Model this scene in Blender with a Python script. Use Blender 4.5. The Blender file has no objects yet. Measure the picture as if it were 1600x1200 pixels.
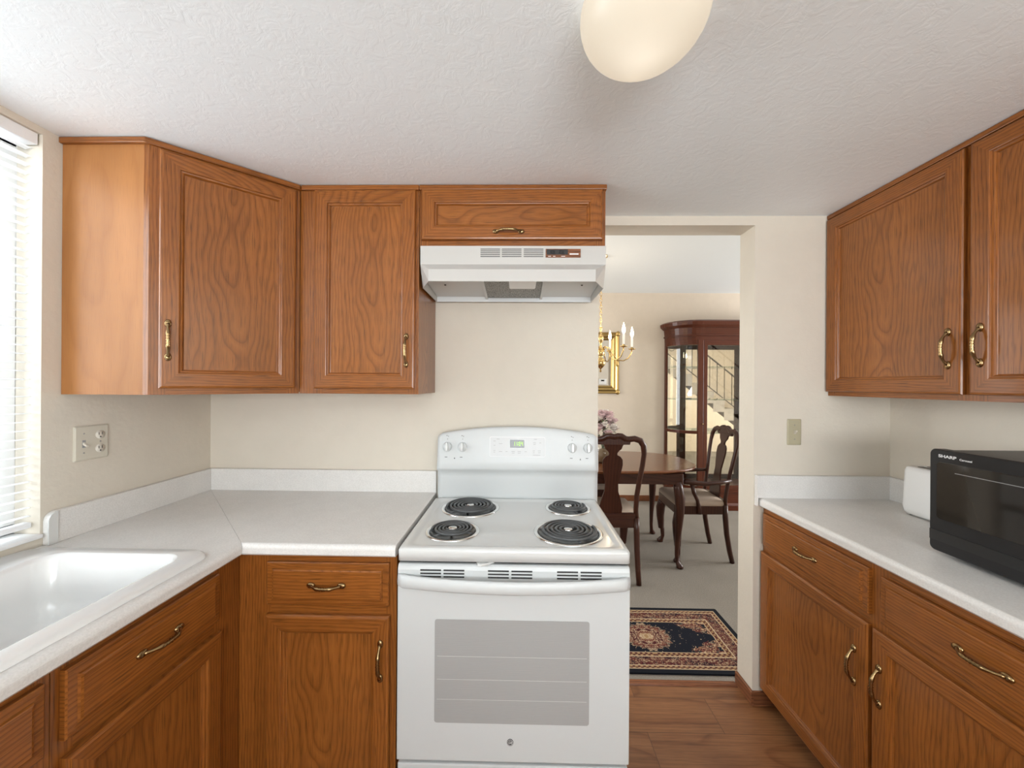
import bpy, bmesh, math, random
from math import sin, cos, pi, sqrt, radians
from mathutils import Vector, Matrix, noise as mnoise
random.seed(7)
SC = bpy.context.scene
COL = SC.collection

# ------------------------------------------------------------------ camera, world, light, exposure
H = 1.5374
cam_d = bpy.data.cameras.new('camera'); cam = bpy.data.objects.new('camera', cam_d); COL.objects.link(cam)
cam.matrix_world = (Matrix.Translation((0, 0, H)) @ Matrix.Rotation(.0178, 4, 'Z') @ Matrix.Rotation(pi/2, 4, 'X') @ Matrix.Rotation(.007, 4, 'Z'))
cam_d.sensor_width = 36; cam_d.lens = 599.7/1600*36; cam_d.clip_start = .02
SC.camera = cam
SC.view_settings.view_transform = 'Standard'; SC.view_settings.look = 'None'
SC.view_settings.gamma = 1; SC.view_settings.use_curve_mapping = False
SC.view_settings.exposure = 0.0
SC.cycles.max_bounces = 10; SC.cycles.diffuse_bounces = 6; SC.cycles.glossy_bounces = 6; SC.cycles.transparent_max_bounces = 16
SC.cycles.sample_clamp_indirect = 6; SC.cycles.caustics_reflective = False; SC.cycles.caustics_refractive = False
W = bpy.data.worlds.new('world'); SC.world = W; W.use_nodes = True
bg = W.node_tree.nodes['Background']; bg.inputs[0].default_value = (.86, .93, 1, 1); bg.inputs[1].default_value = 1.0

def area(name, loc, rot, sx, sy, power, color=(1, 1, 1), spread=pi):
    l = bpy.data.lights.new(name, 'AREA'); l.shape = 'RECTANGLE'; l.size = sx; l.size_y = sy; l.energy = power; l.color = color; l.spread = spread
    o = bpy.data.objects.new(name, l); COL.objects.link(o); o.location = loc; o.rotation_euler = rot
    return o
def point(name, loc, power, color, r=.03):
    l = bpy.data.lights.new(name, 'POINT'); l.energy = power; l.color = color; l.shadow_soft_size = r
    o = bpy.data.objects.new(name, l); COL.objects.link(o); o.location = loc
    return o
# daylight through the sink window; the rear, dining and stair lights are added fill
area('fill_rear', (.45, -2.72, 1.6), (pi/2+1.0, 0, 0), 2.2, 1.4, 182, (.95, .98, 1))  # added fill behind the camera, tilted up to brighten the ceiling
area('daylight_sink_window', (-2.40, .5, 2.05), (0, -pi/2+.30, 0), 1.5, 1.5, 86, (.92, .96, 1))
area('fill_dining', (-2.45, 3.6, 1.5), (0, -pi/2, 0), 1.8, 1.8, 64, (.96, .985, 1))  # added fill for the dining room, out of view; its wall has no opening
area('fill_stair_hall', (6.35, 3.4, 1.5), (0, pi/2, 0), 1.8, 2.0, 265, (.96, .985, 1))  # added fill for the stair hall, out of view; no window is built there

# ------------------------------------------------------------------ node materials
def mat(name):
    m = bpy.data.materials.new(name); m.use_nodes = True
    nt = m.node_tree; b = nt.nodes['Principled BSDF']
    return m, nt, b
def L(nt, a, b): nt.links.new(a, b)
def math_n(nt, op, a, b=None, c=None):
    n = nt.nodes.new('ShaderNodeMath'); n.operation = op
    for i, v in enumerate((a, b, c)):
        if v is None: continue
        if isinstance(v, (int, float)): n.inputs[i].default_value = v
        else: L(nt, v, n.inputs[i])
    return n.outputs[0]
def comb(nt, x, y, z=0):
    n = nt.nodes.new('ShaderNodeCombineXYZ')
    for i, v in enumerate((x, y, z)):
        if isinstance(v, (int, float)): n.inputs[i].default_value = v
        else: L(nt, v, n.inputs[i])
    return n.outputs[0]
def noise_n(nt, vec, scale=1, detail=2, rough=.5, dist=0):
    n = nt.nodes.new('ShaderNodeTexNoise'); n.inputs['Scale'].default_value = scale; n.inputs['Detail'].default_value = detail
    n.inputs['Roughness'].default_value = rough; n.inputs['Distortion'].default_value = dist
    if vec is not None: L(nt, vec, n.inputs['Vector'])
    return n.outputs[0]
def ramp(nt, fac, stops, interp='LINEAR'):
    n = nt.nodes.new('ShaderNodeValToRGB'); cr = n.color_ramp; cr.interpolation = interp
    while len(cr.elements) < len(stops): cr.elements.new(.5)
    for e, (p, c) in zip(cr.elements, stops):
        e.position = p; e.color = tuple(c)+(1,) if len(c) == 3 else c
    L(nt, fac, n.inputs[0]); return n.outputs[0]
def mixc(nt, fac, a, b, mode='MIX'):
    n = nt.nodes.new('ShaderNodeMix'); n.data_type = 'RGBA'; n.blend_type = mode
    for i, v in ((0, fac), (6, a), (7, b)):
        if isinstance(v, (int, float)): n.inputs[i].default_value = v
        elif isinstance(v, tuple): n.inputs[i].default_value = v+(1,) if len(v) == 3 else v
        else: L(nt, v, n.inputs[i])
    return n.outputs[2]
def bump(nt, b, h, strength, dist):
    n = nt.nodes.new('ShaderNodeBump'); n.inputs['Strength'].default_value = strength; n.inputs['Distance'].default_value = dist
    L(nt, h, n.inputs['Height']); L(nt, n.outputs[0], b.inputs['Normal'])
def coord(nt, which):
    return nt.nodes.new('ShaderNodeTexCoord').outputs[which]
def sep(nt, v):
    n = nt.nodes.new('ShaderNodeSeparateXYZ'); L(nt, v, n.inputs[0]); return n.outputs

def plain(name, col, rough=.5, metal=0, spec=.5, coat=0, emit=None, estr=1, ior=None):
    m, nt, b = mat(name)
    b.inputs['Base Color'].default_value = tuple(col)+(1,); b.inputs['Roughness'].default_value = rough; b.inputs['Metallic'].default_value = metal
    b.inputs['Specular IOR Level'].default_value = spec; b.inputs['Coat Weight'].default_value = coat; b.inputs['Coat Roughness'].default_value = .08
    if emit: b.inputs['Emission Color'].default_value = tuple(emit)+(1,); b.inputs['Emission Strength'].default_value = estr
    # slight procedural roughness variation
    n = noise_n(nt, coord(nt, 'Object'), 9, 3)
    L(nt, math_n(nt, 'MULTIPLY_ADD', n, rough*.25, rough*.87), b.inputs['Roughness'])
    return m

def grain_nodes(nt, u, v, ringf, cathedral=1.0, warp=1.0):
    n1 = noise_n(nt, comb(nt, math_n(nt, 'MULTIPLY', u, 7), math_n(nt, 'MULTIPLY', v, 1.5)), 1, 3)
    n2 = noise_n(nt, comb(nt, math_n(nt, 'MULTIPLY', u, 2.5), math_n(nt, 'MULTIPLY_ADD', v, 1.3, 5)), 1, 2)
    u1 = math_n(nt, 'ADD', u, math_n(nt, 'MULTIPLY_ADD', n1, .05*warp, -.025*warp))
    d = math_n(nt, 'ADD', math_n(nt, 'MULTIPLY', v, .11*cathedral), math_n(nt, 'MULTIPLY_ADD', n2, .26*warp, -.10*warp))
    R = math_n(nt, 'SQRT', math_n(nt, 'ADD', math_n(nt, 'MULTIPLY', u1, u1), math_n(nt, 'MULTIPLY', d, d)))
    ring = math_n(nt, 'FRACT', math_n(nt, 'MULTIPLY', R, ringf))
    pores = noise_n(nt, comb(nt, math_n(nt, 'MULTIPLY', u, 520), math_n(nt, 'MULTIPLY', v, 13)), 1, 2)
    tone = noise_n(nt, comb(nt, math_n(nt, 'MULTIPLY', u, 9), math_n(nt, 'MULTIPLY', v, 1.1)), 1, 3)
    return ring, pores, tone
def wood(name, light, mid, dark, rough=.34, ringf=62, pore=.55, coat=.25, contrast=1.0, warp=1.0):
    m, nt, b = mat(name)
    s = sep(nt, coord(nt, 'UV'))
    ring, pores, tone = grain_nodes(nt, s[0], s[1], ringf, 1.0, warp)
    base = ramp(nt, ring, [(0, mid), (.30, light), (.72, mid), (.93, dark), (1, mid)])
    if contrast < 1: base = mixc(nt, 1-contrast, base, tuple(mid))
    pm = ramp(nt, pores, [(.53, (1, 1, 1)), (.68, (1-pore,)*3)])
    c = mixc(nt, 1, base, pm, 'MULTIPLY')
    tm = ramp(nt, tone, [(.25, (.82, .80, .78)), (.75, (1.13, 1.13, 1.12))])
    c = mixc(nt, 1, c, tm, 'MULTIPLY')
    L(nt, c, b.inputs['Base Color'])
    b.inputs['Roughness'].default_value = rough; b.inputs['Coat Weight'].default_value = coat; b.inputs['Coat Roughness'].default_value = .16; b.inputs['Specular IOR Level'].default_value = .25
    bump(nt, b, pm, .12, .001)
    return m

OAK = wood('oak', (.305, .105, .019), (.245, .078, .013), (.155, .045, .0068), ringf=95, pore=.50, contrast=.75, rough=.36, coat=.4)
OAKP = wood('oak_panel', (.305, .107, .0205), (.252, .083, .0145), (.16, .049, .008), ringf=64, pore=.46, contrast=.72, rough=.34, warp=1.7, coat=.45)
OAKS = wood('oak_plywood', (.37, .160, .052), (.345, .145, .045), (.31, .125, .037), ringf=16, pore=.12, coat=.08, rough=.5, contrast=.55, warp=2.5)
TRIMW = wood('baseboard_wood', (.26, .10, .045), (.20, .075, .033), (.12, .045, .02), ringf=60)
MAHOG = wood('mahogany', (.115, .028, .011), (.085, .0195, .0075), (.05, .011, .0045), ringf=45, pore=.25, coat=.25, rough=.3, contrast=.7)
WALNUT = wood('dark_walnut', (.058, .018, .009), (.042, .012, .006), (.025, .007, .004), ringf=45, pore=.25, coat=.2, rough=.34, contrast=.7)
TABLEW = wood('table_top_wood', (.19, .068, .026), (.155, .053, .02), (.11, .035, .013), ringf=22, pore=.2, coat=.5, rough=.24, contrast=.6)

def wall_mat(name, col, bs=.35, scale=60):
    m, nt, b = mat(name)
    o = coord(nt, 'Object')
    n = noise_n(nt, o, scale, 3, .55); n2 = noise_n(nt, o, scale*.22, 2)
    c = ramp(nt, n2, [(.3, tuple(x*.985 for x in col)), (.7, tuple(min(1, x*1.012) for x in col))])
    L(nt, c, b.inputs['Base Color']); b.inputs['Roughness'].default_value = .72; b.inputs['Specular IOR Level'].default_value = .3
    bump(nt, b, math_n(nt, 'ADD', n, n2), bs, .004)
    return m
WALL = wall_mat('cream_paint', (.665, .612, .525), .3, 45)
WALLD = wall_mat('dining_tan_paint', (.68, .59, .485), .2)
WALLW = wall_mat('white_paint', (.80, .79, .76), .2)
def ceil_mat():
    m, nt, b = mat('ceiling_knockdown')
    o = coord(nt, 'Object')
    n = noise_n(nt, o, 24, 5, .62, 1.0); n2 = noise_n(nt, o, 130, 2)
    h = math_n(nt, 'ADD', ramp(nt, n, [(.44, (0, 0, 0)), (.60, (1, 1, 1))]), math_n(nt, 'MULTIPLY', n2, .3))
    b.inputs['Base Color'].default_value = (.86, .91, .94, 1); b.inputs['Roughness'].default_value = .5
    bump(nt, b, h, .13, .0025)
    return m
CEIL = ceil_mat()
def floor_mat():
    m, nt, b = mat('laminate_planks')
    s = sep(nt, coord(nt, 'Object'))
    br = nt.nodes.new('ShaderNodeTexBrick'); L(nt, comb(nt, s[0], s[1]), br.inputs['Vector'])
    br.inputs['Scale'].default_value = 1; br.inputs['Brick Width'].default_value = .92; br.inputs['Row Height'].default_value = .19
    br.inputs['Mortar Size'].default_value = .0012; br.offset = .37
    br.inputs['Color1'].default_value = (0, 0, 0, 1); br.inputs['Color2'].default_value = (1, 1, 1, 1); br.inputs['Mortar'].default_value = (.5, .5, .5, 1)
    bs = sep(nt, br.outputs[0])[0]
    row = math_n(nt, 'FLOOR', math_n(nt, 'DIVIDE', s[1], .19))
    v = math_n(nt, 'ADD', s[0], math_n(nt, 'ADD', math_n(nt, 'MULTIPLY', row, 1.7), math_n(nt, 'MULTIPLY', bs, 2.1)))
    u = math_n(nt, 'SUBTRACT', s[1], math_n(nt, 'MULTIPLY_ADD', row, .19, .08))
    ring, pores, tone = grain_nodes(nt, math_n(nt, 'MULTIPLY', u, 1), v, 46, .2, .4)
    base = ramp(nt, ring, [(0, (.29, .122, .049)), (.35, (.325, .140, .058)), (.75, (.29, .122, .049)), (.94, (.22, .085, .033)), (1, (.275, .113, .045))])
    c = mixc(nt, 1, base, ramp(nt, pores, [(.5, (1, 1, 1)), (.7, (.72,)*3)]), 'MULTIPLY')
    c = mixc(nt, 1, c, ramp(nt, tone, [(.25, (.8, .8, .8)), (.75, (1.1, 1.1, 1.1))]), 'MULTIPLY')
    c = mixc(nt, 1, c, ramp(nt, bs, [(0, (.9, .9, .9)), (1, (1.08, 1.08, 1.08))]), 'MULTIPLY')
    st = noise_n(nt, comb(nt, math_n(nt, 'MULTIPLY', u, 110), math_n(nt, 'MULTIPLY', v, 2.6)), 1, 3, .6)
    c = mixc(nt, 1, c, ramp(nt, st, [(.3, (.70, .68, .64)), (.55, (1.02, 1.03, 1.02)), (.75, (1.16, 1.18, 1.16))]), 'MULTIPLY')
    c = mixc(nt, br.outputs[1], c, (.10, .042, .02))
    L(nt, c, b.inputs['Base Color']); b.inputs['Roughness'].default_value = .38
    return m
FLOOR = floor_mat()
def carpet_mat():
    m, nt, b = mat('carpet')
    o = coord(nt, 'Object'); n = noise_n(nt, o, 160, 3, .7); n2 = noise_n(nt, o, 3, 3)
    c = ramp(nt, n, [(.3, (.21, .185, .155)), (.7, (.32, .285, .245))])
    c = mixc(nt, 1, c, ramp(nt, n2, [(.3, (.93,)*3), (.7, (1.05,)*3)]), 'MULTIPLY')
    L(nt, c, b.inputs['Base Color']); b.inputs['Roughness'].default_value = .95; b.inputs['Specular IOR Level'].default_value = .1
    bump(nt, b, n, .8, .006)
    return m
CARPET = carpet_mat()
def laminate():
    m, nt, b = mat('laminate_counter')
    o = coord(nt, 'Object'); n = noise_n(nt, o, 220, 2, .6); n2 = noise_n(nt, o, 14, 3)
    c = ramp(nt, n, [(.35, (.67, .655, .63)), (.65, (.75, .735, .71))])
    c = mixc(nt, 1, c, ramp(nt, n2, [(.3, (.97,)*3), (.7, (1.02,)*3)]), 'MULTIPLY')
    L(nt, c, b.inputs['Base Color']); b.inputs['Roughness'].default_value = .33
    return m
LAMIN = laminate()
ENAMEL = plain('white_enamel', (.64, .65, .64), .14, coat=.4)
APPL = plain('appliance_white', (.58, .60, .60), .4, coat=.05)
HOODW = plain('hood_white', (.50, .485, .46), .3)
HOODIN = plain('hood_inner_grey', (.66, .68, .68), .45)
PORC = plain('sink_porcelain', (.75, .75, .74), .15, coat=.35)
BLACK = plain('black_plastic', (.012, .012, .013), .35)
GLOSSB = plain('black_gloss', (.012, .012, .013), .2, spec=.4)
BLACKGLASS = plain('dark_window_glass', (.018, .015, .012), .07, spec=.45)
DGREY = plain('charcoal_panel', (.016, .016, .017), .34, spec=.3)
SLOT = plain('slot_dark', (.02, .02, .02), .7)
CHROME = plain('chrome', (.82, .81, .79), .14, 1)
COILM = plain('burner_coil', (.075, .078, .08), .38)
DRIP = plain('drip_bowl_dark', (.16, .155, .15), .2, 1)
BRASSA = plain('antique_brass', (.30, .20, .095), .24, 1)
BRASS = plain('polished_brass', (.62, .43, .18), .2, 1)
GOLD = plain('gold_leaf', (.50, .34, .13), .32, 1)
IVORY = plain('ivory_plastic', (.60, .56, .47), .4)
IVORYL = plain('ivory_light', (.72, .68, .60), .35)
ALMOND = plain('almond_plate', (.42, .38, .26), .4)
WHITEP = plain('white_plastic', (.83, .83, .82), .4)
TOASTW = plain('toaster_white', (.80, .80, .79), .35)
LABELG = plain('label_grey', (.30, .30, .30), .6)
PLATEM = plain('control_plate_white', (.58, .59, .59), .35)
RACKL = plain('rack_line_grey', (.60, .60, .59), .4)
LABELK = plain('label_black', (.04, .04, .04), .6)
LABELW = plain('label_silver', (.75, .75, .75), .5)
FABRIC = plain('seat_fabric', (.37, .29, .23), .85, spec=.2)
GREEN = plain('display_green', (.05, .2, .02), .5, emit=(.55, 1, .12), estr=1.3)
DISPB = plain('display_black', (.012, .016, .012), .2)
VINYL = plain('window_vinyl', (.80, .81, .82), .45)
BLINDM = plain('blind_white', (.85, .87, .89), .45)
IRON = plain('wrought_iron', (.02, .018, .017), .45, .6)
MIRRORM = plain('mirror_silver', (.86, .86, .86), .015, 1)
MIRRORB = plain('antique_mirror', (.80, .72, .60), .02, 1)
PETAL = plain('pink_petal', (.72, .55, .55), .7, spec=.2)
PETALW = plain('white_petal', (.78, .73, .68), .7, spec=.2)
LEAF = plain('leaf_green', (.06, .10, .04), .6)
DIRT = plain('vase_filler', (.16, .10, .05), .8)
STEP = plain('stair_carpet', (.36, .33, .30), .95, spec=.1)
CANDLE = plain('candle_sleeve', (.85, .82, .74), .5)
BULB = plain('bulb_glow', (1, .9, .7), .5, emit=(1, .82, .55), estr=18)

def thin_glass(name, tint=(1, 1, 1), refl=.9):
    m = bpy.data.materials.new(name); m.use_nodes = True; nt = m.node_tree; nt.nodes.clear()
    t = nt.nodes.new('ShaderNodeBsdfTransparent'); t.inputs[0].default_value = tint+(1,)
    g = nt.nodes.new('ShaderNodeBsdfGlossy'); g.inputs['Roughness'].default_value = .02; g.inputs[0].default_value = (refl,)*3+(1,)
    lw = nt.nodes.new('ShaderNodeLayerWeight'); lw.inputs[0].default_value = .5        # Fresnel reflectance of a thin pane (same from both sides)
    n = noise_n(nt, coord(nt, 'Object'), 2, 1)
    f = math_n(nt, 'ADD', math_n(nt, 'MULTIPLY', math_n(nt, 'POWER', lw.outputs['Facing'], 5), .92), math_n(nt, 'MULTIPLY_ADD', n, .01, .045))
    x = nt.nodes.new('ShaderNodeMixShader'); o = nt.nodes.new('ShaderNodeOutputMaterial')
    L(nt, f, x.inputs[0]); L(nt, t.outputs[0], x.inputs[1]); L(nt, g.outputs[0], x.inputs[2]); L(nt, x.outputs[0], o.inputs[0])
    return m
GLASS = thin_glass('clear_glass', (.96, .97, .96))
SHELFG = thin_glass('shelf_glass', (.72, .84, .80))
def shade_mat():
    m, nt, b = mat('opal_glass_shade')
    n = noise_n(nt, coord(nt, 'Object'), 6, 2)
    L(nt, ramp(nt, n, [(.3, (.46, .43, .37)), (.7, (.48, .45, .39))]), b.inputs['Base Color'])
    b.inputs['Roughness'].default_value = .3; b.inputs['Subsurface Weight'].default_value = 0
    b.inputs['Emission Color'].default_value = (1, .83, .62, 1); b.inputs['Emission Strength'].default_value = .50
    tr = nt.nodes.new('ShaderNodeBsdfTranslucent'); tr.inputs[0].default_value = (.62, .59, .54, 1)
    x = nt.nodes.new('ShaderNodeMixShader'); x.inputs[0].default_value = .45
    out = nt.nodes['Material Output']
    L(nt, b.outputs[0], x.inputs[1]); L(nt, tr.outputs[0], x.inputs[2]); L(nt, x.outputs[0], out.inputs[0])
    return m
SHADE = shade_mat()
def oven_glass():
    m, nt, b = mat('oven_window_glass')
    s = sep(nt, coord(nt, 'Object'))
    w = nt.nodes.new('ShaderNodeTexWave'); w.inputs['Scale'].default_value = 70; w.inputs['Distortion'].default_value = 2.5; w.bands_direction = 'Z'
    L(nt, comb(nt, math_n(nt, 'MULTIPLY', s[0], .25), 0, s[2]), w.inputs['Vector'])
    c = ramp(nt, w.outputs[1], [(.2, (.33, .335, .33)), (.8, (.385, .385, .378))])
    L(nt, c, b.inputs['Base Color']); b.inputs['Roughness'].default_value = .22; b.inputs['Coat Weight'].default_value = .4
    return m
OVENGL = oven_glass()
def filter_mat():
    m, nt, b = mat('aluminium_mesh')
    n = noise_n(nt, coord(nt, 'Object'), 330, 2, .6)
    L(nt, ramp(nt, n, [(.40, (.07, .07, .065)), (.6, (.46, .45, .43))]), b.inputs['Base Color'])
    b.inputs['Metallic'].default_value = .6; b.inputs['Roughness'].default_value = .45
    bump(nt, b, n, .6, .002)
    return m
FILTERM = filter_mat()
def rug_mat(cx, cy, hx, hy):
    m, nt, b = mat('persian_rug')
    s = sep(nt, coord(nt, 'Object'))
    ax = math_n(nt, 'ABSOLUTE', s[0]); ay = math_n(nt, 'ABSOLUTE', s[1])
    e = math_n(nt, 'MINIMUM', math_n(nt, 'SUBTRACT', hx, ax), math_n(nt, 'SUBTRACT', hy, ay))  # distance to the edge
    v4 = comb(nt, ax, ay)
    vo = nt.nodes.new('ShaderNodeTexVoronoi'); vo.inputs['Scale'].default_value = 38; L(nt, v4, vo.inputs['Vector'])
    vs = nt.nodes.new('ShaderNodeTexVoronoi'); vs.inputs['Scale'].default_value = 85; L(nt, v4, vs.inputs['Vector'])
    n = noise_n(nt, v4, 26, 3, .6, 1.5)
    cream, gold, maroon, navy, rust = (.46, .34, .22), (.30, .18, .085), (.07, .014, .015), (.006, .007, .013), (.15, .045, .028)
    flor = ramp(nt, vo.outputs['Distance'], [(0, cream), (.22, gold), (.30, maroon), (.45, rust), (.55, maroon), (.7, navy)], 'CONSTANT')
    spk = ramp(nt, vs.outputs['Distance'], [(0, (1, 1, 1)), (.30, (0, 0, 0))], 'CONSTANT')
    vine = ramp(nt, n, [(.47, (0, 0, 0)), (.485, (1, 1, 1)), (.515, (0, 0, 0))], 'CONSTANT')
    dense = mixc(nt, spk, mixc(nt, vine, flor, cream), (.42, .27, .16))
    # lozenge field
    lz = math_n(nt, 'ADD', math_n(nt, 'DIVIDE', ax, hx*.84), math_n(nt, 'DIVIDE', ay, hy*.92))
    lz = math_n(nt, 'ADD', lz, math_n(nt, 'MULTIPLY_ADD', n, .5, -.25))
    r = math_n(nt, 'SQRT', math_n(nt, 'ADD', math_n(nt, 'POWER', math_n(nt, 'DIVIDE', ax, 1.25), 2), math_n(nt, 'POWER', ay, 2)))
    r2 = math_n(nt, 'ADD', r, math_n(nt, 'MULTIPLY_ADD', n, .16, -.08))
    sprig = ramp(nt, n, [(.60, (0, 0, 0)), (.62, (1, 1, 1))], 'CONSTANT')
    field = mixc(nt, math_n(nt, 'MULTIPLY', sprig, spk), navy, cream)
    med = ramp(nt, math_n(nt, 'MULTIPLY', r2, 6.6), [(0, gold), (.10, cream), (.17, rust), (.27, cream), (.31, maroon), (.48, cream), (.52, rust), (.63, maroon), (.70, cream), (.74, navy)], 'CONSTANT')
    med = mixc(nt, math_n(nt, 'MULTIPLY', spk, .7), med, cream)
    medm = ramp(nt, math_n(nt, 'MULTIPLY', r2, 6.6), [(0, (1, 1, 1)), (.76, (0, 0, 0))], 'CONSTANT')
    c = mixc(nt, ramp(nt, lz, [(0, (0, 0, 0)), (.92, (1, 1, 1))], 'CONSTANT'), mixc(nt, medm, field, med), dense)
    em = math_n(nt, 'MULTIPLY', e, 5)
    def band(lo, hi): return ramp(nt, em, [(0, (0, 0, 0)), (lo*5, (1, 1, 1)), (hi*5, (0, 0, 0))], 'CONSTANT')
    ck = nt.nodes.new('ShaderNodeTexChecker'); ck.inputs['Scale'].default_value = 70; L(nt, v4, ck.inputs['Vector'])
    dash = mixc(nt, ck.outputs[1], gold, maroon)
    c = mixc(nt, band(.155, .160), c, cream); c = mixc(nt, band(.130, .155), c, dash); c = mixc(nt, band(.122, .130), c, cream)
    bord = mixc(nt, .35, dense, maroon)
    c = mixc(nt, band(.058, .122), c, bord)
    c = mixc(nt, band(.052, .058), c, cream); c = mixc(nt, band(.034, .052), c, dash); c = mixc(nt, band(.028, .034), c, cream)
    c = mixc(nt, ramp(nt, em, [(0, (1, 1, 1)), (.028*5, (0, 0, 0))], 'CONSTANT'), c, (.006, .007, .011))
    L(nt, c, b.inputs['Base Color']); b.inputs['Roughness'].default_value = .9; b.inputs['Specular IOR Level'].default_value = .15
    bump(nt, b, noise_n(nt, coord(nt, 'Object'), 400, 2), .5, .002)
    return m

# ------------------------------------------------------------------ mesh builder
LOC = {}
def props(o, label=None, cat=None, group=None, kind=None):
    for k, v in (('label', label), ('category', cat), ('group', group), ('kind', kind)):
        if v: o[k] = v
def thing(name, label, cat, loc=(0, 0, 0), group=None, rotz=None):
    o = bpy.data.objects.new(name, None); COL.objects.link(o); o.location = loc; o.rotation_euler = (0, 0, rotz or 0)
    o.empty_display_size = .05
    props(o, label, cat, group)
    LOC[o] = Vector((0, 0, 0)) if rotz is not None else Vector(loc)
    return o
XA, YA, ZA = Vector((1, 0, 0)), Vector((0, 1, 0)), Vector((0, 0, 1))
AX = {'x': XA, 'y': YA, 'z': ZA}
class MB:
    def __init__(s, M=None):
        s.v = []; s.f = []; s.g = []; s.M = M or Matrix.Identity(4)
    def add(s, vs, fs, grain='z', smooth=False, off=None, cen=None):
        b = len(s.v); M = s.M
        g = AX[grain] if isinstance(grain, str) else Vector(grain)
        g = (M.to_3x3() @ g).normalized()
        if off is None: off = (random.uniform(.25, .9)*random.choice((-1, 1)), random.uniform(-1, 1))
        c = M @ Vector(cen) if cen is not None else None
        s.v += [M @ Vector(p) for p in vs]
        for f in fs:
            s.f.append([b+i for i in f]); s.g.append((g, off, smooth, c))
    def box(s, x0, x1, y0, y1, z0, z1, grain='z', **k):
        vs = [(x, y, z) for z in (z0, z1) for y in (y0, y1) for x in (x0, x1)]
        s.add(vs, [(0, 2, 3, 1), (4, 5, 7, 6), (0, 1, 5, 4), (2, 6, 7, 3), (0, 4, 6, 2), (1, 3, 7, 5)], grain, **k)
    def prism(s, poly, axis, a, b, grain='z', smooth=False, fa=None, fb=None, **k):
        """poly: 2-D points in the plane square to axis; a, b: ends along axis (or functions fa, fb of the 2-D point)"""
        def P(p, t):
            return {'x': (t, p[0], p[1]), 'y': (p[0], t, p[1]), 'z': (p[0], p[1], t)}[axis]
        n = len(poly)
        A = [P(p, fa(p) if fa else a) for p in poly]; B = [P(p, fb(p) if fb else b) for p in poly]
        off = k.pop('off', None) or (random.uniform(.25, .9), random.uniform(-1, 1))
        s.add(A+B, [(i, (i+1) % n, n+(i+1) % n, n+i) for i in range(n)], grain, smooth, off=off, **k)
        s.add(A, [tuple(reversed(range(n)))], grain, off=off, **k); s.add(B, [tuple(range(n))], grain, off=off, **k)
    def loops(s, rings, closed=True, cap0=False, cap1=False, smooth=True, grain='z', **k):
        n = len(rings[0]); vs = [p for r in rings for p in r]; fs = []
        for i in range(len(rings)-1):
            for j in range(n if closed else n-1):
                a = i*n+j; b = i*n+(j+1) % n
                fs.append((a, b, b+n, a+n))
        off = k.pop('off', None) or (random.uniform(.25, .9), random.uniform(-1, 1))
        s.add(vs, fs, grain, smooth, off=off, **k)
        if cap0: s.add(rings[0], [tuple(reversed(range(n)))], grain, off=off, **k)
        if cap1: s.add(rings[-1], [tuple(range(n))], grain, off=off, **k)
    def tube(s, path, rad, n=10, grain='z', sq=False, up=None, flat=1.0):
        """rad: number or list; flat: cross-section ratio (second axis / first)"""
        P = [Vector(p) for p in path]; m = len(P)
        if isinstance(rad, (int, float)): rad = [rad]*m
        rings = []; prev = Vector(up) if up else None
        for i in range(m):
            t = (P[min(i+1, m-1)]-P[max(i-1, 0)]).normalized()
            if prev is None:
                prev = Vector((0, 0, 1)) if abs(t.z) < .9 else Vector((1, 0, 0))
            a = (prev - t*prev.dot(t)).normalized(); b = t.cross(a)
            if not up: prev = a
            ring = []
            for j in range(n):
                th = 2*pi*j/n + (pi/n if sq else 0)
                ca, sa = cos(th), sin(th)
                if sq:
                    q = max(abs(ca), abs(sa)); ca /= q; sa /= q
                    ca *= (1 if abs(ca)+abs(sa) < 1.9 else .92); sa *= (1 if abs(ca)+abs(sa) < 1.9 else .92)
                ring.append(P[i]+a*ca*rad[i]+b*sa*rad[i]*flat)
            rings.append(ring)
        s.loops(rings, True, True, True, True, grain)
    def lathe(s, prof, c, n=24, axis='z', cap0=False, cap1=False, sz=1.0, **k):
        """prof: (radius, height) along axis; sz: scale of the vertical world axis for discs that face sideways"""
        c = Vector(c); rings = []
        for r, h in prof:
            ring = []
            for j in range(n):
                t = 2*pi*j/n
                if axis == 'z': ring.append(c+Vector((r*cos(t), r*sin(t), h)))
                elif axis == 'y': ring.append(c+Vector((r*cos(t), h, r*sin(t)*sz)))
                else: ring.append(c+Vector((h, r*cos(t), r*sin(t)*sz)))
            rings.append(ring)
        s.loops(rings, True, cap0, cap1, True, **k)
    def ball(s, c, rx, ry=None, rz=None, n=12, m=8):
        ry = ry or rx; rz = rz or rx; c = Vector(c)
        rings = [[c+Vector((rx*cos(2*pi*j/n)*sin(pi*i/m), ry*sin(2*pi*j/n)*sin(pi*i/m), rz*cos(pi*i/m))) for j in range(n)] for i in range(m, -1, -1)]
        rings[0] = [c+Vector((rx*1e-3*cos(2*pi*j/n), ry*1e-3*sin(2*pi*j/n), -rz)) for j in range(n)]
        rings[-1] = [c+Vector((rx*1e-3*cos(2*pi*j/n), ry*1e-3*sin(2*pi*j/n), rz)) for j in range(n)]
        s.loops(rings)
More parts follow.
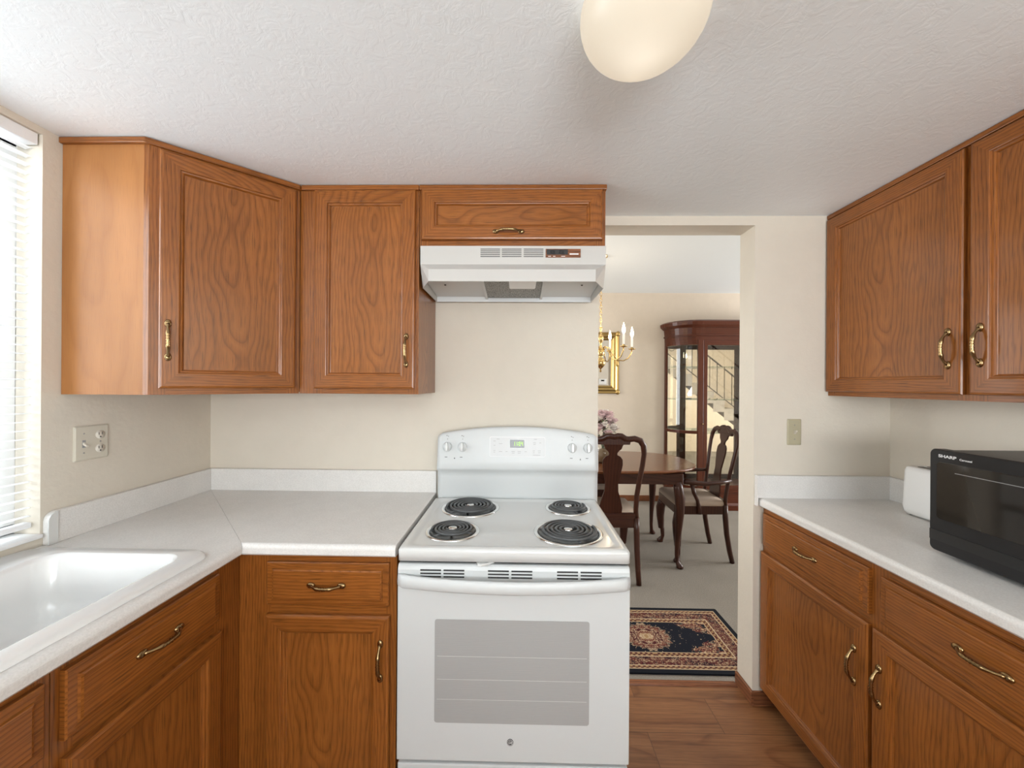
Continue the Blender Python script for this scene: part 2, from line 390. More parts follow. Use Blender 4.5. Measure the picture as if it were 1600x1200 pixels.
    def frame(s, B, w, h, prof, grain=None, cap=True, capgrain='v', capoff=None, capcen=True):
        """mitred ring of mouldings round a w x h rectangle. B: basis (origin, across, up, out). prof: (inset, out)"""
        o, a, u, c = B
        def P(x, y, d): return o+a*x+u*y+c*d
        sides = [((0, 0), (1, 0), u*0+a), ((1, 0), (1, 1), u), ((1, 1), (0, 1), a), ((0, 1), (0, 0), u)]
        def corner(cx, cy, i): return (i if cx == 0 else w-i, i if cy == 0 else h-i)
        for (p, q, g) in sides:
            vs = []
            for i, d in prof:
                vs += [P(*corner(*p, i), d), P(*corner(*q, i), d)]
            fs = [(2*k, 2*k+1, 2*k+3, 2*k+2) for k in range(len(prof)-1)]
            s.add(vs, fs, g if grain is None else (a if grain == 'h' else u))
        i0, d0 = prof[0]
        s.add([P(*corner(x, y, i0), d0) for x, y in ((0, 0), (0, 1), (1, 1), (1, 0))], [(0, 1, 2, 3)], u)
        if cap:
            i1, d1 = prof[-1]
            s.add([P(*corner(x, y, i1), d1) for x, y in ((0, 0), (1, 0), (1, 1), (0, 1))], [(0, 1, 2, 3)], a if capgrain == 'h' else u)
    def build(s, name, m, parent=None, loc=None, bevel=0, seg=2, label=None, cat=None, group=None, kind=None, subsurf=0, fix=True):
        base = LOC[parent] if parent is not None else Vector(loc or (0, 0, 0))
        me = bpy.data.meshes.new(name)
        me.from_pydata([tuple(p-base) for p in s.v], [], s.f)
        uv = me.uv_layers.new(name='UVMap')
        for poly, (g, off, sm, c) in zip(me.polygons, s.g):
            poly.use_smooth = sm
            n = poly.normal
            if abs(n.dot(g)) > .9:
                g = Vector((g.y, g.z, g.x)); g = (g-n*g.dot(n)).normalized()
            t = n.cross(g)
            o0 = (c-base) if c is not None else Vector((0, 0, 0))
            for li in poly.loop_indices:
                p = me.vertices[me.loops[li].vertex_index].co-o0
                uv.data[li].uv = (p.dot(t)+off[0], p.dot(g)+off[1])
        if fix:
            bm = bmesh.new(); bm.from_mesh(me)
            bmesh.ops.remove_doubles(bm, verts=bm.verts, dist=1e-6)
            bmesh.ops.recalc_face_normals(bm, faces=bm.faces); bm.to_mesh(me); bm.free()
        me.materials.append(m)
        o = bpy.data.objects.new(name, me); COL.objects.link(o)
        if parent is not None: o.parent = parent; LOC[o] = LOC[parent]
        else: o.location = base; LOC[o] = base
        if bevel:
            md = o.modifiers.new('bevel', 'BEVEL'); md.width = bevel; md.segments = seg; md.limit_method = 'ANGLE'; md.angle_limit = radians(35); md.use_clamp_overlap = True
        if subsurf:
            md = o.modifiers.new('sub', 'SUBSURF'); md.levels = subsurf; md.render_levels = subsurf
        props(o, label, cat, group, kind)
        return o
def rrect(x0, x1, y0, y1, r, n=6):
    """rounded rectangle, r = one radius or four (x1y0, x1y1, x0y1, x0y0)"""
    if isinstance(r, (int, float)): r = (r,)*4
    pts = []
    for (cx, sx, cy, sy, a0), q in zip(((x1, -1, y0, 1, -90), (x1, -1, y1, -1, 0), (x0, 1, y1, -1, 90), (x0, 1, y0, 1, 180)), r):
        q = max(q, 1e-4)
        for k in range(n+1):
            t = radians(a0+90*k/n)
            pts.append((cx+sx*q+q*cos(t), cy+sy*q+q*sin(t)))
    return pts
def text_mesh(name, body, size, M, m, parent, depth=.0006, sx=1.0, shear=0, bold=0, label=None):
    cu = bpy.data.curves.new(name, 'FONT'); cu.body = body; cu.size = size; cu.align_x = 'CENTER'; cu.align_y = 'CENTER'; cu.extrude = depth/2; cu.shear = shear; cu.offset = bold
    tmp = bpy.data.objects.new('tmp_text', cu); COL.objects.link(tmp)
    bpy.context.view_layer.update()
    me = bpy.data.meshes.new_from_object(tmp.evaluated_get(bpy.context.evaluated_depsgraph_get()))
    bpy.data.objects.remove(tmp); bpy.data.curves.remove(cu)
    me.transform(Matrix.Translation(-LOC[parent]) @ M @ Matrix.Diagonal((sx, 1, 1, 1)))
    me.materials.clear(); me.materials.append(m); me.name = name
    o = bpy.data.objects.new(name, me); COL.objects.link(o); o.parent = parent; LOC[o] = LOC[parent]
    if label: o['label'] = label
    return o
def basis_matrix(o, a, u, c):
    M = Matrix.Identity(4)
    for i, v in enumerate((a, u, c, o)):
        for r in range(3): M[r][i] = v[r]
    return M
def struct(name, mb, m, bevel=0):
    return mb.build(name, m, bevel=bevel, kind='structure')

# ------------------------------------------------------------------ room shell
XL, XR, YB, YD, ZC = -1.55, 1.785, 1.905, 1.876, 2.358       # side walls, range wall, doorway wall, ceiling
XE, XJ, YT, ZH = .392, 1.138, 2.002, 2.313                    # range wall end, doorway jamb, back face, header underside
YR = -2.6                                                      # rear wall
YW, ZCD = 5.121, 2.756                                         # dining wall, dining ceiling
WY0, WY1, WZ0, WZ1 = -.12, 1.218, 1.03, 2.336                 # sink window opening

b = MB(); b.box(XL-.15, XR+.12, YR-.1, 2.006, -.05, 0); struct('floor', b, FLOOR)
b = MB(); b.box(-2.6, 6.6, 2.006, YW+.1, -.05, 0); b.box(XR+.12, 6.6, .1, 2.006, -.05, 0); struct('floor_carpet', b, CARPET)
b = MB(); b.box(XL-.15, XR+.12, YR-.1, YD, ZC, ZC+.1); struct('ceiling', b, CEIL)
b = MB(); b.box(-2.6, 6.6, YT, YW+.1, ZCD, ZCD+.1); b.box(XR+.12, 6.6, .1, YT, ZCD, ZCD+.1); struct('ceiling_dining', b, CEIL)
b = MB()
b.box(XL-.15, XL, WY1, YT, 0, ZC+.1); b.box(XL-.15, XL, WY0, WY1, 0, WZ0); b.box(XL-.15, XL, WY0, WY1, WZ1, ZC+.1); b.box(XL-.15, XL, YR, WY0, 0, ZC+.1)
struct('wall_left', b, WALL)
b = MB(); b.box(XL, XE, YB, YT, 0, ZC+.45); struct('wall_back', b, WALL)
b = MB(); b.box(XJ, XR+.12, YD, YT, 0, ZC+.45); b.box(XE, XJ, YD, YT, ZH, ZC+.45); struct('wall_doorway', b, WALL)
b = MB(); b.box(XR, XR+.12, YR, YD, 0, ZC+.45); struct('wall_right', b, WALL)
PX0, PX1, PZ0, PZ1 = -1.35, 1.55, .88, 2.30                  # unseen wide window, added behind the camera for the rear fill light
b = MB(); b.box(XL-.15, PX0, YR-.1, YR, 0, ZC+.1); b.box(PX1, XR+.12, YR-.1, YR, 0, ZC+.1); b.box(PX0, PX1, YR-.1, YR, PZ1, ZC+.1); b.box(PX0, PX1, YR-.1, YR, 0, PZ0); struct('wall_rear', b, WALLW)
b = MB()
for x in (PX0, (PX0+PX1)/2-.03, PX1-.06): b.box(x, x+.06, YR-.09, YR-.03, PZ0, PZ1)
b.box(PX0, PX1, YR-.09, YR-.03, PZ1-.06, PZ1); b.box(PX0, PX1, YR-.09, YR-.03, PZ0, PZ0+.04)
struct('added_rear_window', b, VINYL, .004)  # frame of the added, unseen rear window
b = MB(); b.box(-2.6, 6.6, YW, YW+.1, 0, ZCD); struct('wall_dining', b, WALLD)
b = MB(); b.box(-2.7, -2.6, YT-.1, YW+.1, 0, ZCD+.1); b.box(-2.6, XL-.15, YT-.1, YT, 0, ZCD+.1); struct('wall_dining_left', b, WALLD)
b = MB(); b.box(6.6, 6.7, 0, YW+.1, 0, ZCD+.1); struct('wall_hall_right', b, WALLD)
b = MB(); b.box(XR+.12, 6.6, 0, .1, 0, ZCD+.1); struct('wall_stair', b, WALLD)
# baseboards and the floor strip
b = MB(); b.box(XJ-.013, XJ, YD-.013, YT, 0, .066, 'y'); b.box(XJ, 1.252, YD-.013, YD, 0, .066, 'x'); struct('baseboard_doorway', b, TRIMW, .003)
b = MB(); b.box(-2.6, 6.6, YW-.014, YW, 0, .075, 'x'); struct('baseboard_dining', b, TRIMW, .003)
b = MB(); b.prism([(1.972, .0005), (1.978, .008), (2.006, .008), (2.014, .0005)], 'x', XE+.004, XJ-.014, 'x'); struct('trim_1', b, TRIMW)
# sink window: frame, sash, pane, sill
wn = bpy.data.objects.new('window_1', None); COL.objects.link(wn); wn.location = (XL, .55, WZ0); wn['kind'] = 'structure'; LOC[wn] = Vector(wn.location)
b = MB()
b.box(-1.69, -1.635, WY0, WY0+.045, WZ0, WZ1); b.box(-1.69, -1.635, WY1-.045, WY1, WZ0, WZ1)
b.box(-1.69, -1.635, WY0, WY1, WZ0, WZ0+.045, 'y'); b.box(-1.69, -1.635, WY0, WY1, WZ1-.045, WZ1, 'y'); b.box(-1.685, -1.64, .52, .575, WZ0, WZ1)
b.build('window_frame', VINYL, wn, bevel=.003)
b = MB(); b.box(-1.665, -1.661, WY0+.03, WY1-.03, WZ0+.03, WZ1-.03); b.build('window_pane', GLASS, wn)
b = MB(); b.box(-1.695, -1.535, WY0+.002, WY1-.002, WZ0-.001, WZ0+.012, 'y'); b.build('window_sill', VINYL, wn, bevel=.003)

# ------------------------------------------------------------------ window blind
bl = thing('window_blind', 'white horizontal slat blind hanging in the window above the sink', 'blind', (-1.58, .55, WZ1))
b = MB(); b.box(-1.602, -1.558, WY0+.01, WY1-.006, WZ1-.038, WZ1-.001, 'y'); b.build('headrail', BLINDM, bl, bevel=.002)
b = MB(); zz = WZ1-.052
while zz > WZ0+.07:
    pr = [(-1.580-.0135, zz-.0022), (-1.580-.006, zz+.0008), (-1.580, zz+.0020), (-1.580+.006, zz+.0016), (-1.580+.0135, zz-.0005)]
    b.loops([[(x, y, z) for x, z in pr] for y in (WY0+.014, WY1-.010)], closed=False, smooth=True)
    zz -= .0275
b.build('slats', BLINDM, bl, fix=False)
b = MB(); b.box(-1.594, -1.566, WY0+.012, WY1-.008, WZ0+.034, WZ0+.052, 'y'); b.build('bottom_rail', BLINDM, bl, bevel=.004)
b = MB()
for y in (.12, .62, 1.09):
    for x in (-1.595, -1.565):
        b = MB(); b.tube([(x, y, WZ1-.04), (x, y, WZ0+.05)], .0011, 5); b.build('ladder_cord', WHITEP, bl)
b = MB()
for k, dy in enumerate((-.012, -.003, .006)):
    b = MB(); b.tube([(-1.553, 1.075+.002*k, WZ1-.03), (-1.552, 1.075+dy*.3, 1.8), (-1.551, 1.075+dy, 1.30), (-1.551, 1.075+dy*1.3, 1.225)], .0012, 5); b.build('lift_cord', WHITEP, bl)
b = MB()
for dy in (-.018, -.004, .010):
    b = MB(); b.lathe([(.002, .03), (.004, .024), (.008, .004), (.0085, 0)], (-1.551, 1.075+dy, 1.195), 10, cap1=True); b.build('cord_tassel', WHITEP, bl)
b = MB(); b.box(-1.556, -1.548, 1.06, 1.10, WZ1-.034, WZ1-.008); b.build('cord_lock', BRASSA, bl, bevel=.002)

# ------------------------------------------------------------------ cabinets
DOORP = [(0, 0), (0, .013), (.003, .017), (.008, .0185), (.051, .0185), (.054, .0172), (.0555, .0125), (.060, .0115), (.0625, .0095), (.064, .0045), (.067, .003)]
DRAWP = [(0, 0), (0, .011), (.003, .0135), (.020, .0145), (.0225, .0190), (.027, .0205)]
def handle(parent, o, along, out, ln=.108, label=None):
    """antique bail pull: two oval roses and an arched, beaded bar. o = centre on the door face"""
    side = along.cross(out)
    b = MB(); N = 26; path = []; rad = []
    for i in range(N+1):
        t = i/N*2-1
        path.append(o+along*(t*ln*.44)+out*(.004+.022*(1-abs(t)**2.6)))
        q = abs(t); r = .0040+.0026*math.exp(-((q-.42)/.2)**2)
        for bead in (0, .13): r += .0028*math.exp(-((q-bead)/.035)**2)
        r += .002*max(0, q-.85)/.15
        rad.append(r)
    b.tube(path, rad, 10)
    for sg in (-1, 1):
        c = o+along*(sg*ln*.46)
        rings = []
        for k, (rr, hh) in enumerate(((1, 0), (1, .002), (.82, .0052), (.45, .0068), (.01, .0072))):
            rings.append([c+along*(.0145*rr*cos(2*pi*j/14))+side*(.0098*rr*sin(2*pi*j/14))+out*hh for j in range(14)])
        b.loops(rings)
    h = b.build('handle', BRASSA, parent)
    return h
def door(parent, o, across, up, out, w, h, hpos=None, hvert=True, name='door'):
    """o = lower corner on the face frame; hpos = (across, up) of the handle's centre"""
    B = (Vector(o), across, up, out)
    b = MB(); b.frame(B, w, h, DOORP, cap=False)
    d = b.build(name, OAK, parent)
    b = MB(); i = .066
    P = lambda x, y: B[0]+across*x+up*y+out*.0034
    c = P(w*random.uniform(.4, .6), h*random.uniform(.2, .5))
    b.add([P(i, i), P(w-i, i), P(w-i, h-i), P(i, h-i)], [(0, 1, 2, 3)], 'z' if h > w*.5 else across, off=(0, 0), cen=c)
    b.build('door_panel', OAKP, d)
    if hpos: handle(d, B[0]+across*hpos[0]+up*hpos[1]+out*.0185, up if hvert else across, out, .124 if hvert else .112)
    return d
def drawer(parent, o, across, out, w, h, pull=True, name='drawer'):
    B = (Vector(o), across, ZA, out)
    b = MB(); b.frame(B, w, h, DRAWP, grain='h', capgrain='h')
    d = b.build(name, OAK, parent)
    if pull: handle(d, B[0]+across*w/2+ZA*h*.5+out*.0205, across, out, .112)
    return d
def fr(b, B, rects):
    """face-frame members, each a board: (x0, x1, y0, y1, 'h' or 'v') on basis B, 18 mm thick behind the face"""
    o, a, u, c = B
    for x0, x1, y0, y1, g in rects:
        vs = [o+a*x+u*y+c*d for d in (-.018, 0) for y in (y0, y1) for x in (x0, x1)]
        b.add(vs, [(0, 2, 3, 1), (4, 5, 7, 6), (0, 1, 5, 4), (2, 6, 7, 3), (0, 4, 6, 2), (1, 3, 7, 5)], a if g == 'h' else u)

ZU0, ZU1 = 1.492, ZC-.002                                    # wall cabinets
CRZ = ZC-.022
# corner cabinet with the angled door
A = Vector((-1.25, 1.271, 0)); Bp = Vector((-.917, 1.584, 0)); dd = (Bp-A); LD = dd.length; dx = dd.normalized(); outd = Vector((dx.y, -dx.x, 0))
t = thing('corner_wall_cabinet', 'oak corner wall cabinet with an angled door and a bare plywood side, beside the window', 'cabinet', (-1.4, 1.6, ZU0), 'oak wall cabinets')
b = MB()
poly = [(XL+.002, 1.275), (A.x-.004, 1.275), (A.x+.006, A.y+.02), (Bp.x-.02, Bp.y-.002+.012), (Bp.x-.001, Bp.y+.018), (Bp.x-.001, YB-.002), (XL+.002, YB-.002)]
b.prism(poly, 'z', ZU0+.006, ZU1); b.build('cabinet_body', OAK, t)
b = MB(); b.box(XL+.002, A.x-.018, 1.271, 1.2745, ZU0, CRZ, off=(0, 0), cen=(-1.42, 1.27, 1.7)); b.build('side_panel', OAKS, t, label='smooth plywood side panel')
b = MB(); B = (A+ZA*ZU0, dx, ZA, outd); hh = CRZ-ZU0
fr(b, B, [(-.0, .045, 0, hh, 'v'), (LD-.045, LD, 0, hh, 'v'), (.045, LD-.045, 0, .045, 'h'), (.045, LD-.045, hh-.045, hh, 'h')])
b.box(A.x-.018, A.x, 1.271, 1.29, ZU0, CRZ)
b.build('face_frame', OAK, t)
door(t, A+dx*.026+ZA*1.514, dx, ZA, outd, LD-.042, 2.328-1.514, (.024, .165))
b = MB(); b.prism([(XL+.002, 1.258), (A.x-.004, 1.258), (Bp.x+.006, Bp.y-.012), (Bp.x+.006, Bp.y+.02), (XL+.002, 1.3)], 'z', CRZ, ZU1, 'x'); b.build('crown_strip', OAK, t, bevel=.003)
# single-door wall cabinet
YU = 1.585
t = thing('wall_cabinet', 'tall single-door oak wall cabinet hanging between the corner cabinet and the range hood', 'cabinet', (-.66, 1.74, ZU0), 'oak wall cabinets')
x0, x1 = -.915, -.417
b = MB(); b.box(x0+.001, x1-.004, YU+.018, YB-.002, ZU0+.008, ZU1); b.build('cabinet_body', OAK, t)
b = MB(); b.box(x1-.004, x1, YU+.0, YB-.002, ZU0, CRZ, off=(0, 0), cen=(x1, 1.7, 1.8)); b.build('side_panel', OAKP, t)
b = MB(); B = (Vector((x0, YU, ZU0)), XA, ZA, -YA)
fr(b, B, [(.001, .052, 0, hh, 'v'), (.052, .10, 0, hh, 'v'), (x1-x0-.045, x1-x0-.004, 0, hh, 'v'), (.10, x1-x0-.045, 0, .045, 'h'), (.10, x1-x0-.045, hh-.045, hh, 'h')])
b.build('face_frame', OAK, t)
door(t, (-.849, YU, 1.514), XA, ZA, -YA, .849-.430, 2.334-1.514, (.419-.033, .158))
b = MB(); b.box(x0+.008, x1, YU-.012, YU+.02, CRZ, ZU1, 'x'); b.build('crown_strip', OAK, t, bevel=.003)
# short cabinet over the hood
t = thing('hood_cabinet', 'short wide oak cabinet above the white range hood', 'cabinet', (-.03, 1.74, 2.101), 'oak wall cabinets')
x0, x1, z0 = -.416, .351, 2.101
b = MB(); b.box(x0+.001, x1-.001, YU+.018, YD-.002, z0+.001, ZU1); b.build('cabinet_body', OAK, t)
b = MB(); B = (Vector((x0, YU, z0)), XA, ZA, -YA); h2 = CRZ-z0; w2 = x1-x0
fr(b, B, [(.001, .04, 0, h2, 'v'), (w2-.04, w2, 0, h2, 'v'), (.04, w2-.04, 0, .05, 'h'), (.04, w2-.04, h2-.04, h2, 'h')])
b.build('face_frame', OAK, t)
door(t, (-.405, YU, 2.128), XA, ZA, -YA, .405+.338, 2.336-2.128, (.358, .032), hvert=False)
b = MB(); b.box(x0, x1+.004, YU-.012, YU+.02, CRZ, ZU1, 'x'); b.build('crown_strip', OAK, t, bevel=.003)
# pair of doors on the right wall
XU = 1.489; UY0 = .70
t = thing('wall_cabinet', 'two-door oak wall cabinet above the black microwave', 'cabinet', (1.63, 1.28, ZU0), 'oak wall cabinets')
b = MB(); b.box(XU+.018, XR-.002, UY0, YD-.002, ZU0+.008, ZU1); b.build('cabinet_body', OAK, t)
b = MB(); B = (Vector((XU, YD-.002, ZU0)), -YA, ZA, -XA); wl = YD-.002-UY0
fr(b, B, [(0, .04, 0, hh, 'v'), (.545, .63, 0, hh, 'v'), (wl-.04, wl, 0, hh, 'v'), (.04, .545, 0, .045, 'h'), (.63, wl-.04, 0, .045, 'h'), (.04, .545, hh-.045, hh, 'h'), (.63, wl-.04, hh-.045, hh, 'h')])
b.build('face_frame', OAK, t)
door(t, (XU, 1.870, 1.512), -YA, ZA, -XA, 1.870-1.303, 2.332-1.512, (1.870-1.343, .157))
door(t, (XU, 1.283, 1.512), -YA, ZA, -XA, 1.283-.72, 2.332-1.512, (1.283-1.251, .160))
b = MB(); b.box(XU-.012, XU+.02, UY0, YD-.002, CRZ, ZU1, 'y'); b.build('crown_strip', OAK, t, bevel=.003)

# base cabinets
ZB0, ZB1 = .085, .960
hb = ZB1-ZB0
XF, YF, XFR = -.945, 1.288, 1.184                              # face-frame planes
def base_body(t, x0, x1, y0, y1, toe, m=OAK):
    b = MB(); b.box(x0, x1, y0, y1, ZB0, ZB1-.001); b.build('cabinet_body', m, t)
    b = MB(); b.box(*toe, 0.0, ZB0); b.build('toe_kick', BLACK, t)
t = thing('base_cabinet', 'oak base cabinet with one drawer and one door, left of the white range', 'cabinet', (-.67, 1.6, 0), 'oak base cabinets')
base_body(t, XF+.001, -.407, YF+.018, YB-.003, (XF+.001, -.407, YF+.07, YB-.003))
b = MB(); B = (Vector((XF, YF, ZB0)), XA, ZA, -YA); wb = -.407-XF
fr(b, B, [(.001, .055, 0, hb, 'v'), (.055, .11, 0, hb, 'v'), (wb-.035, wb, 0, hb, 'v'), (.11, wb-.035, hb-.035, hb, 'h'), (.11, wb-.035, .66, .71, 'h'), (.11, wb-.035, 0, .045, 'h')])
b.build('face_frame', OAK, t)
drawer(t, (-.843, YF, .790), XA, -YA, .843-.430, .934-.790)
door(t, (-.844, YF, .105), XA, ZA, -YA, .844-.427, .758-.105, (.417-.028, .612-.105))
t = thing('base_cabinet', 'oak corner base cabinet with a long drawer below the counter beside the sink', 'cabinet', (-1.25, 1.3, 0), 'oak base cabinets')
b = MB(); b.box(XL+.002, XF-.018, .761, YB-.003, ZB0, .76); b.box(XL+.002, XF-.018, 1.192, YB-.003, .76, ZB1-.001); b.box(XF-.036, XF-.018, .761, 1.192, .76, ZB1-.001); b.build('cabinet_body', OAK, t)
b = MB(); b.box(XL+.002, XF-.07, .761, YB-.003, 0, ZB0); b.build('toe_kick', BLACK, t)
b = MB(); B = (Vector((XF, .761, ZB0)), YA, ZA, XA); wb = YF-.761
fr(b, B, [(0, .04, 0, hb, 'v'), (wb-.11, wb, 0, hb, 'v'), (.04, wb-.11, hb-.04, hb, 'h'), (.04, wb-.11, .66, .71, 'h'), (.04, wb-.11, 0, .045, 'h')])
b.build('face_frame', OAK, t)
drawer(t, (XF, .777, .792), YA, XA, 1.186-.777, .938-.792)
door(t, (XF, .777, .105), YA, ZA, XA, 1.192-.777, .756-.105, (.03, .50))
t = thing('sink_cabinet', 'oak base cabinet with a false drawer front directly under the white sink', 'cabinet', (-1.25, .45, 0), 'oak base cabinets')
b = MB(); b.box(XL+.002, XF-.018, .14, .759, ZB0, .76); b.box(XF-.036, XF-.018, .14, .759, .76, ZB1-.001); b.build('cabinet_body', OAK, t)
b = MB(); b.box(XL+.002, XF-.07, .14, .759, 0, ZB0); b.build('toe_kick', BLACK, t)
b = MB(); B = (Vector((XF, .14, ZB0)), YA, ZA, XA); wb = .6195
fr(b, B, [(0, .04, 0, hb, 'v'), (wb-.04, wb, 0, hb, 'v'), (.04, wb-.04, hb-.04, hb, 'h'), (.04, wb-.04, .66, .71, 'h'), (.04, wb-.04, 0, .045, 'h')])
b.build('face_frame', OAK, t)
drawer(t, (XF, .16, .792), YA, XA, .743-.16, .938-.792, pull=False, name='false_drawer_front')
door(t, (XF, .16, .105), YA, ZA, XA, .743-.16, .756-.105, (.03, .50))
t = thing('base_cabinet', 'long oak base cabinet with two drawers over two doors under the microwave counter', 'cabinet', (1.47, 1.28, 0), 'oak base cabinets')
RY0 = .62
base_body(t, XFR+.018, XR-.002, RY0, YD-.003, (XFR+.07, XR-.002, RY0, YD-.015))
b = MB(); B = (Vector((XFR, YD-.004, ZB0)), -YA, ZA, -XA); wb = YD-.004-RY0
fr(b, B, [(0, .03, 0, hb, 'v'), (.565, .63, .60, hb, 'v'), (.565, .63, 0, .6, 'v'), (wb-.04, wb, 0, hb, 'v')])
for q0, q1 in ((.03, .565), (.63, wb-.04)): fr(b, B, [(q0, q1, hb-.035, hb, 'h'), (q0, q1, .64, .71, 'h'), (q0, q1, 0, .045, 'h')])
b.build('face_frame', OAK, t)
drawer(t, (XFR, 1.856, .778), -YA, -XA, 1.856-1.302, .931-.778)
drawer(t, (XFR, 1.260, .775), -YA, -XA, 1.260-.705, .924-.775)
door(t, (XFR, 1.866, .088), -YA, ZA, -XA, 1.866-1.300, .746-.088, (1.866-1.349, .574-.088))
door(t, (XFR, 1.285, .088), -YA, ZA, -XA, 1.285-.705, .744-.088, (1.285-1.256, .571-.088))

# ------------------------------------------------------------------ countertops
ZT, ZE = 1.0, .9615
def edge_profile(front, back, sgn):
    """cross-section, front edge rolled; sgn=+1 when the front has the larger coordinate"""
    p = [(back, ZT), ]
    for k in range(0, 7):
        a = radians(90-15*k); r = .016
        p.append((front-sgn*(r-r*cos(a)), ZT-r+r*sin(a)))
    p += [(front, ZE+.006), (front-sgn*.006, ZE), (back, ZE)]
    return p
XCL, YCF, XCR = -.915, 1.258, 1.152
mit = lambda x: YCF+(x-XCL)*(YB-YCF)/(XL-XCL)                 # the seam at the inner corner
t = thing('countertop', 'pale speckled laminate countertop run holding the white sink under the window', 'countertop', (-1.23, .9, .98), 'laminate countertops')
SX0, SX1, SY0, SY1 = -1.47, -.985, .18, 1.15                   # sink cut-out
b = MB()
b.prism(edge_profile(XCL, XL+.002, 1), 'y', SY1, None, fb=lambda p: mit(p[0])-.0006)
b.prism(edge_profile(XCL, SX1, 1), 'y', .10, SY1)
b.box(XL+.002, SX0, .10, SY1, ZE, ZT); b.box(SX0, SX1, .10, SY0, ZE, ZT)
b.build('worktop', LAMIN, t)
b = MB()
pr = [(1.224, ZT)]+[(1.252-.028*cos(radians(a)), 1.078+.028*sin(radians(a))) for a in (0, 20, 40, 60, 80, 90)]+[(YB-.002, 1.106), (YB-.002, ZT)]
b.prism(pr, 'x', XL+.001, XL+.021); b.build('backsplash', LAMIN, t, bevel=.0015)
b = MB(); pr = [(1.2235, ZT)]+[(1.252-.0285*cos(radians(a)), 1.078+.0285*sin(radians(a))) for a in (0, 20, 40, 60, 80, 90)]+[(1.25, 1.106), (1.25, ZT)]
b.prism([(p[0]-.002, p[1]+.0005) for p in pr], 'x', XL+.021, XL+.0245); b.build('end_cap', ENAMEL, t, label='white rounded end cap')
t = thing('countertop', 'short pale laminate countertop between the corner seam and the range', 'countertop', (-.8, 1.6, .98), 'laminate countertops')
b = MB(); imit = lambda y: XCL+(y-YCF)*(XL-XCL)/(YB-YCF)
b.prism(edge_profile(YCF, YB-.002, -1), 'x', None, -.4035, fa=lambda p: imit(p[0])+.0006); b.build('worktop', LAMIN, t)
b = MB(); b.box(XL+.0215, -.4035, YB-.022, YB-.002, ZT, 1.106); b.build('backsplash', LAMIN, t, bevel=.0015)
t = thing('countertop', 'pale laminate countertop carrying the microwave and the toaster', 'countertop', (1.47, 1.25, .98), 'laminate countertops')
b = MB(); b.prism(edge_profile(XCR, XR-.002, -1), 'y', .60, YD-.002); b.build('worktop', LAMIN, t)
b = MB(); b.box(XJ+.008, XR-.002, YD-.022, YD-.002, ZT, 1.108); b.box(XR-.022, XR-.002, .60, YD-.022, ZT, 1.108); b.build('backsplash', LAMIN, t, bevel=.0015)
b = MB(); b.box(XJ+.004, XJ+.0078, YD-.024, YD-.002, .9625, 1.109); b.build('end_cap', LAMIN, t)

# ------------------------------------------------------------------ sink
t = thing('kitchen_sink', 'white drop-in kitchen sink set in the counter under the window', 'sink', (-1.23, .7, ZT))
ox0, ox1, oy0, oy1, zr = -1.532, -.948, .14, 1.186, 1.016
b = MB()
def bowl(bx0, bx1, by0, by1, q0, q1, oq):
    N = 7
    R = lambda x0, x1, y0, y1, r, z: [(x, y, z) for x, y in rrect(x0, x1, y0, y1, r, N)]
    rings = []
    rings.append(R(ox0, ox1, q0, q1, oq, ZT+.0005))
    e = .003
    rings.append(R(ox0+(e), ox1-e, q0+(e if oq[0] > .01 else 0), q1-(e if oq[1] > .01 else 0), oq, zr-.006))
    e = .010
    rings.append(R(ox0+(e), ox1-e, q0+(e if oq[0] > .01 else 0), q1-(e if oq[1] > .01 else 0), oq, zr))
    rings.append(R(bx0-.012, bx1+.012, by0-.012, by1+.012, .060, zr))
    rings.append(R(bx0-.004, bx1+.004, by0-.004, by1+.004, .056, zr-.003))
    rings.append(R(bx0, bx1, by0, by1, .052, zr-.012))
    rings.append(R(bx0+.012, bx1-.012, by0+.012, by1-.012, .05, zr-.12))
    rings.append(R(bx0+.022, bx1-.022, by0+.022, by1-.022, .05, zr-.175))
    rings.append(R(bx0+.05, bx1-.05, by0+.05, by1-.05, .045, zr-.195))
    cx, cy = (bx0+bx1)/2, (by0+by1)/2
    rings.append(R(cx-.045, cx+.045, cy-.045, cy+.045, .044, zr-.20))
    return rings
ymid = .655
far_r = bowl(-1.405, -1.008, .680, 1.132, ymid, oy1, (.001, .055, .055, .001))
near_r = bowl(-1.405, -1.008, .20, .630, oy0, ymid, (.055, .001, .001, .055))
for rr in (far_r, near_r):
    b.loops(rr[:4], True)
rimo = b.build('sink_rim', PORC, t)
for rr in (far_r, near_r):
    b = MB(); b.loops(rr[3:], True, cap1=True); bo = b.build('basin', PORC, t)
    c = sum((Vector(p) for p in rr[-1]), Vector())/len(rr[-1])
    b = MB(); b.lathe([(.042, .0008), (.038, .003), (.022, .001), (.001, .0)], c, 20); b.build('drain', CHROME, bo)

# ------------------------------------------------------------------ range
RX0, RX1, RYF = -.392, .366, 1.246
RC = (RX0+RX1)/2
t = thing('electric_range', 'white freestanding electric coil range standing between the counter and the doorway', 'stove', (RC, 1.55, 0))
b = MB(); b.box(RX0+.004, RX1-.004, RYF+.034, 1.885, .03, .953); b.box(RX0+.02, RX1-.02, RYF+.05, 1.88, .0, .03)
b.build('oven_body', APPL, t, bevel=.003)
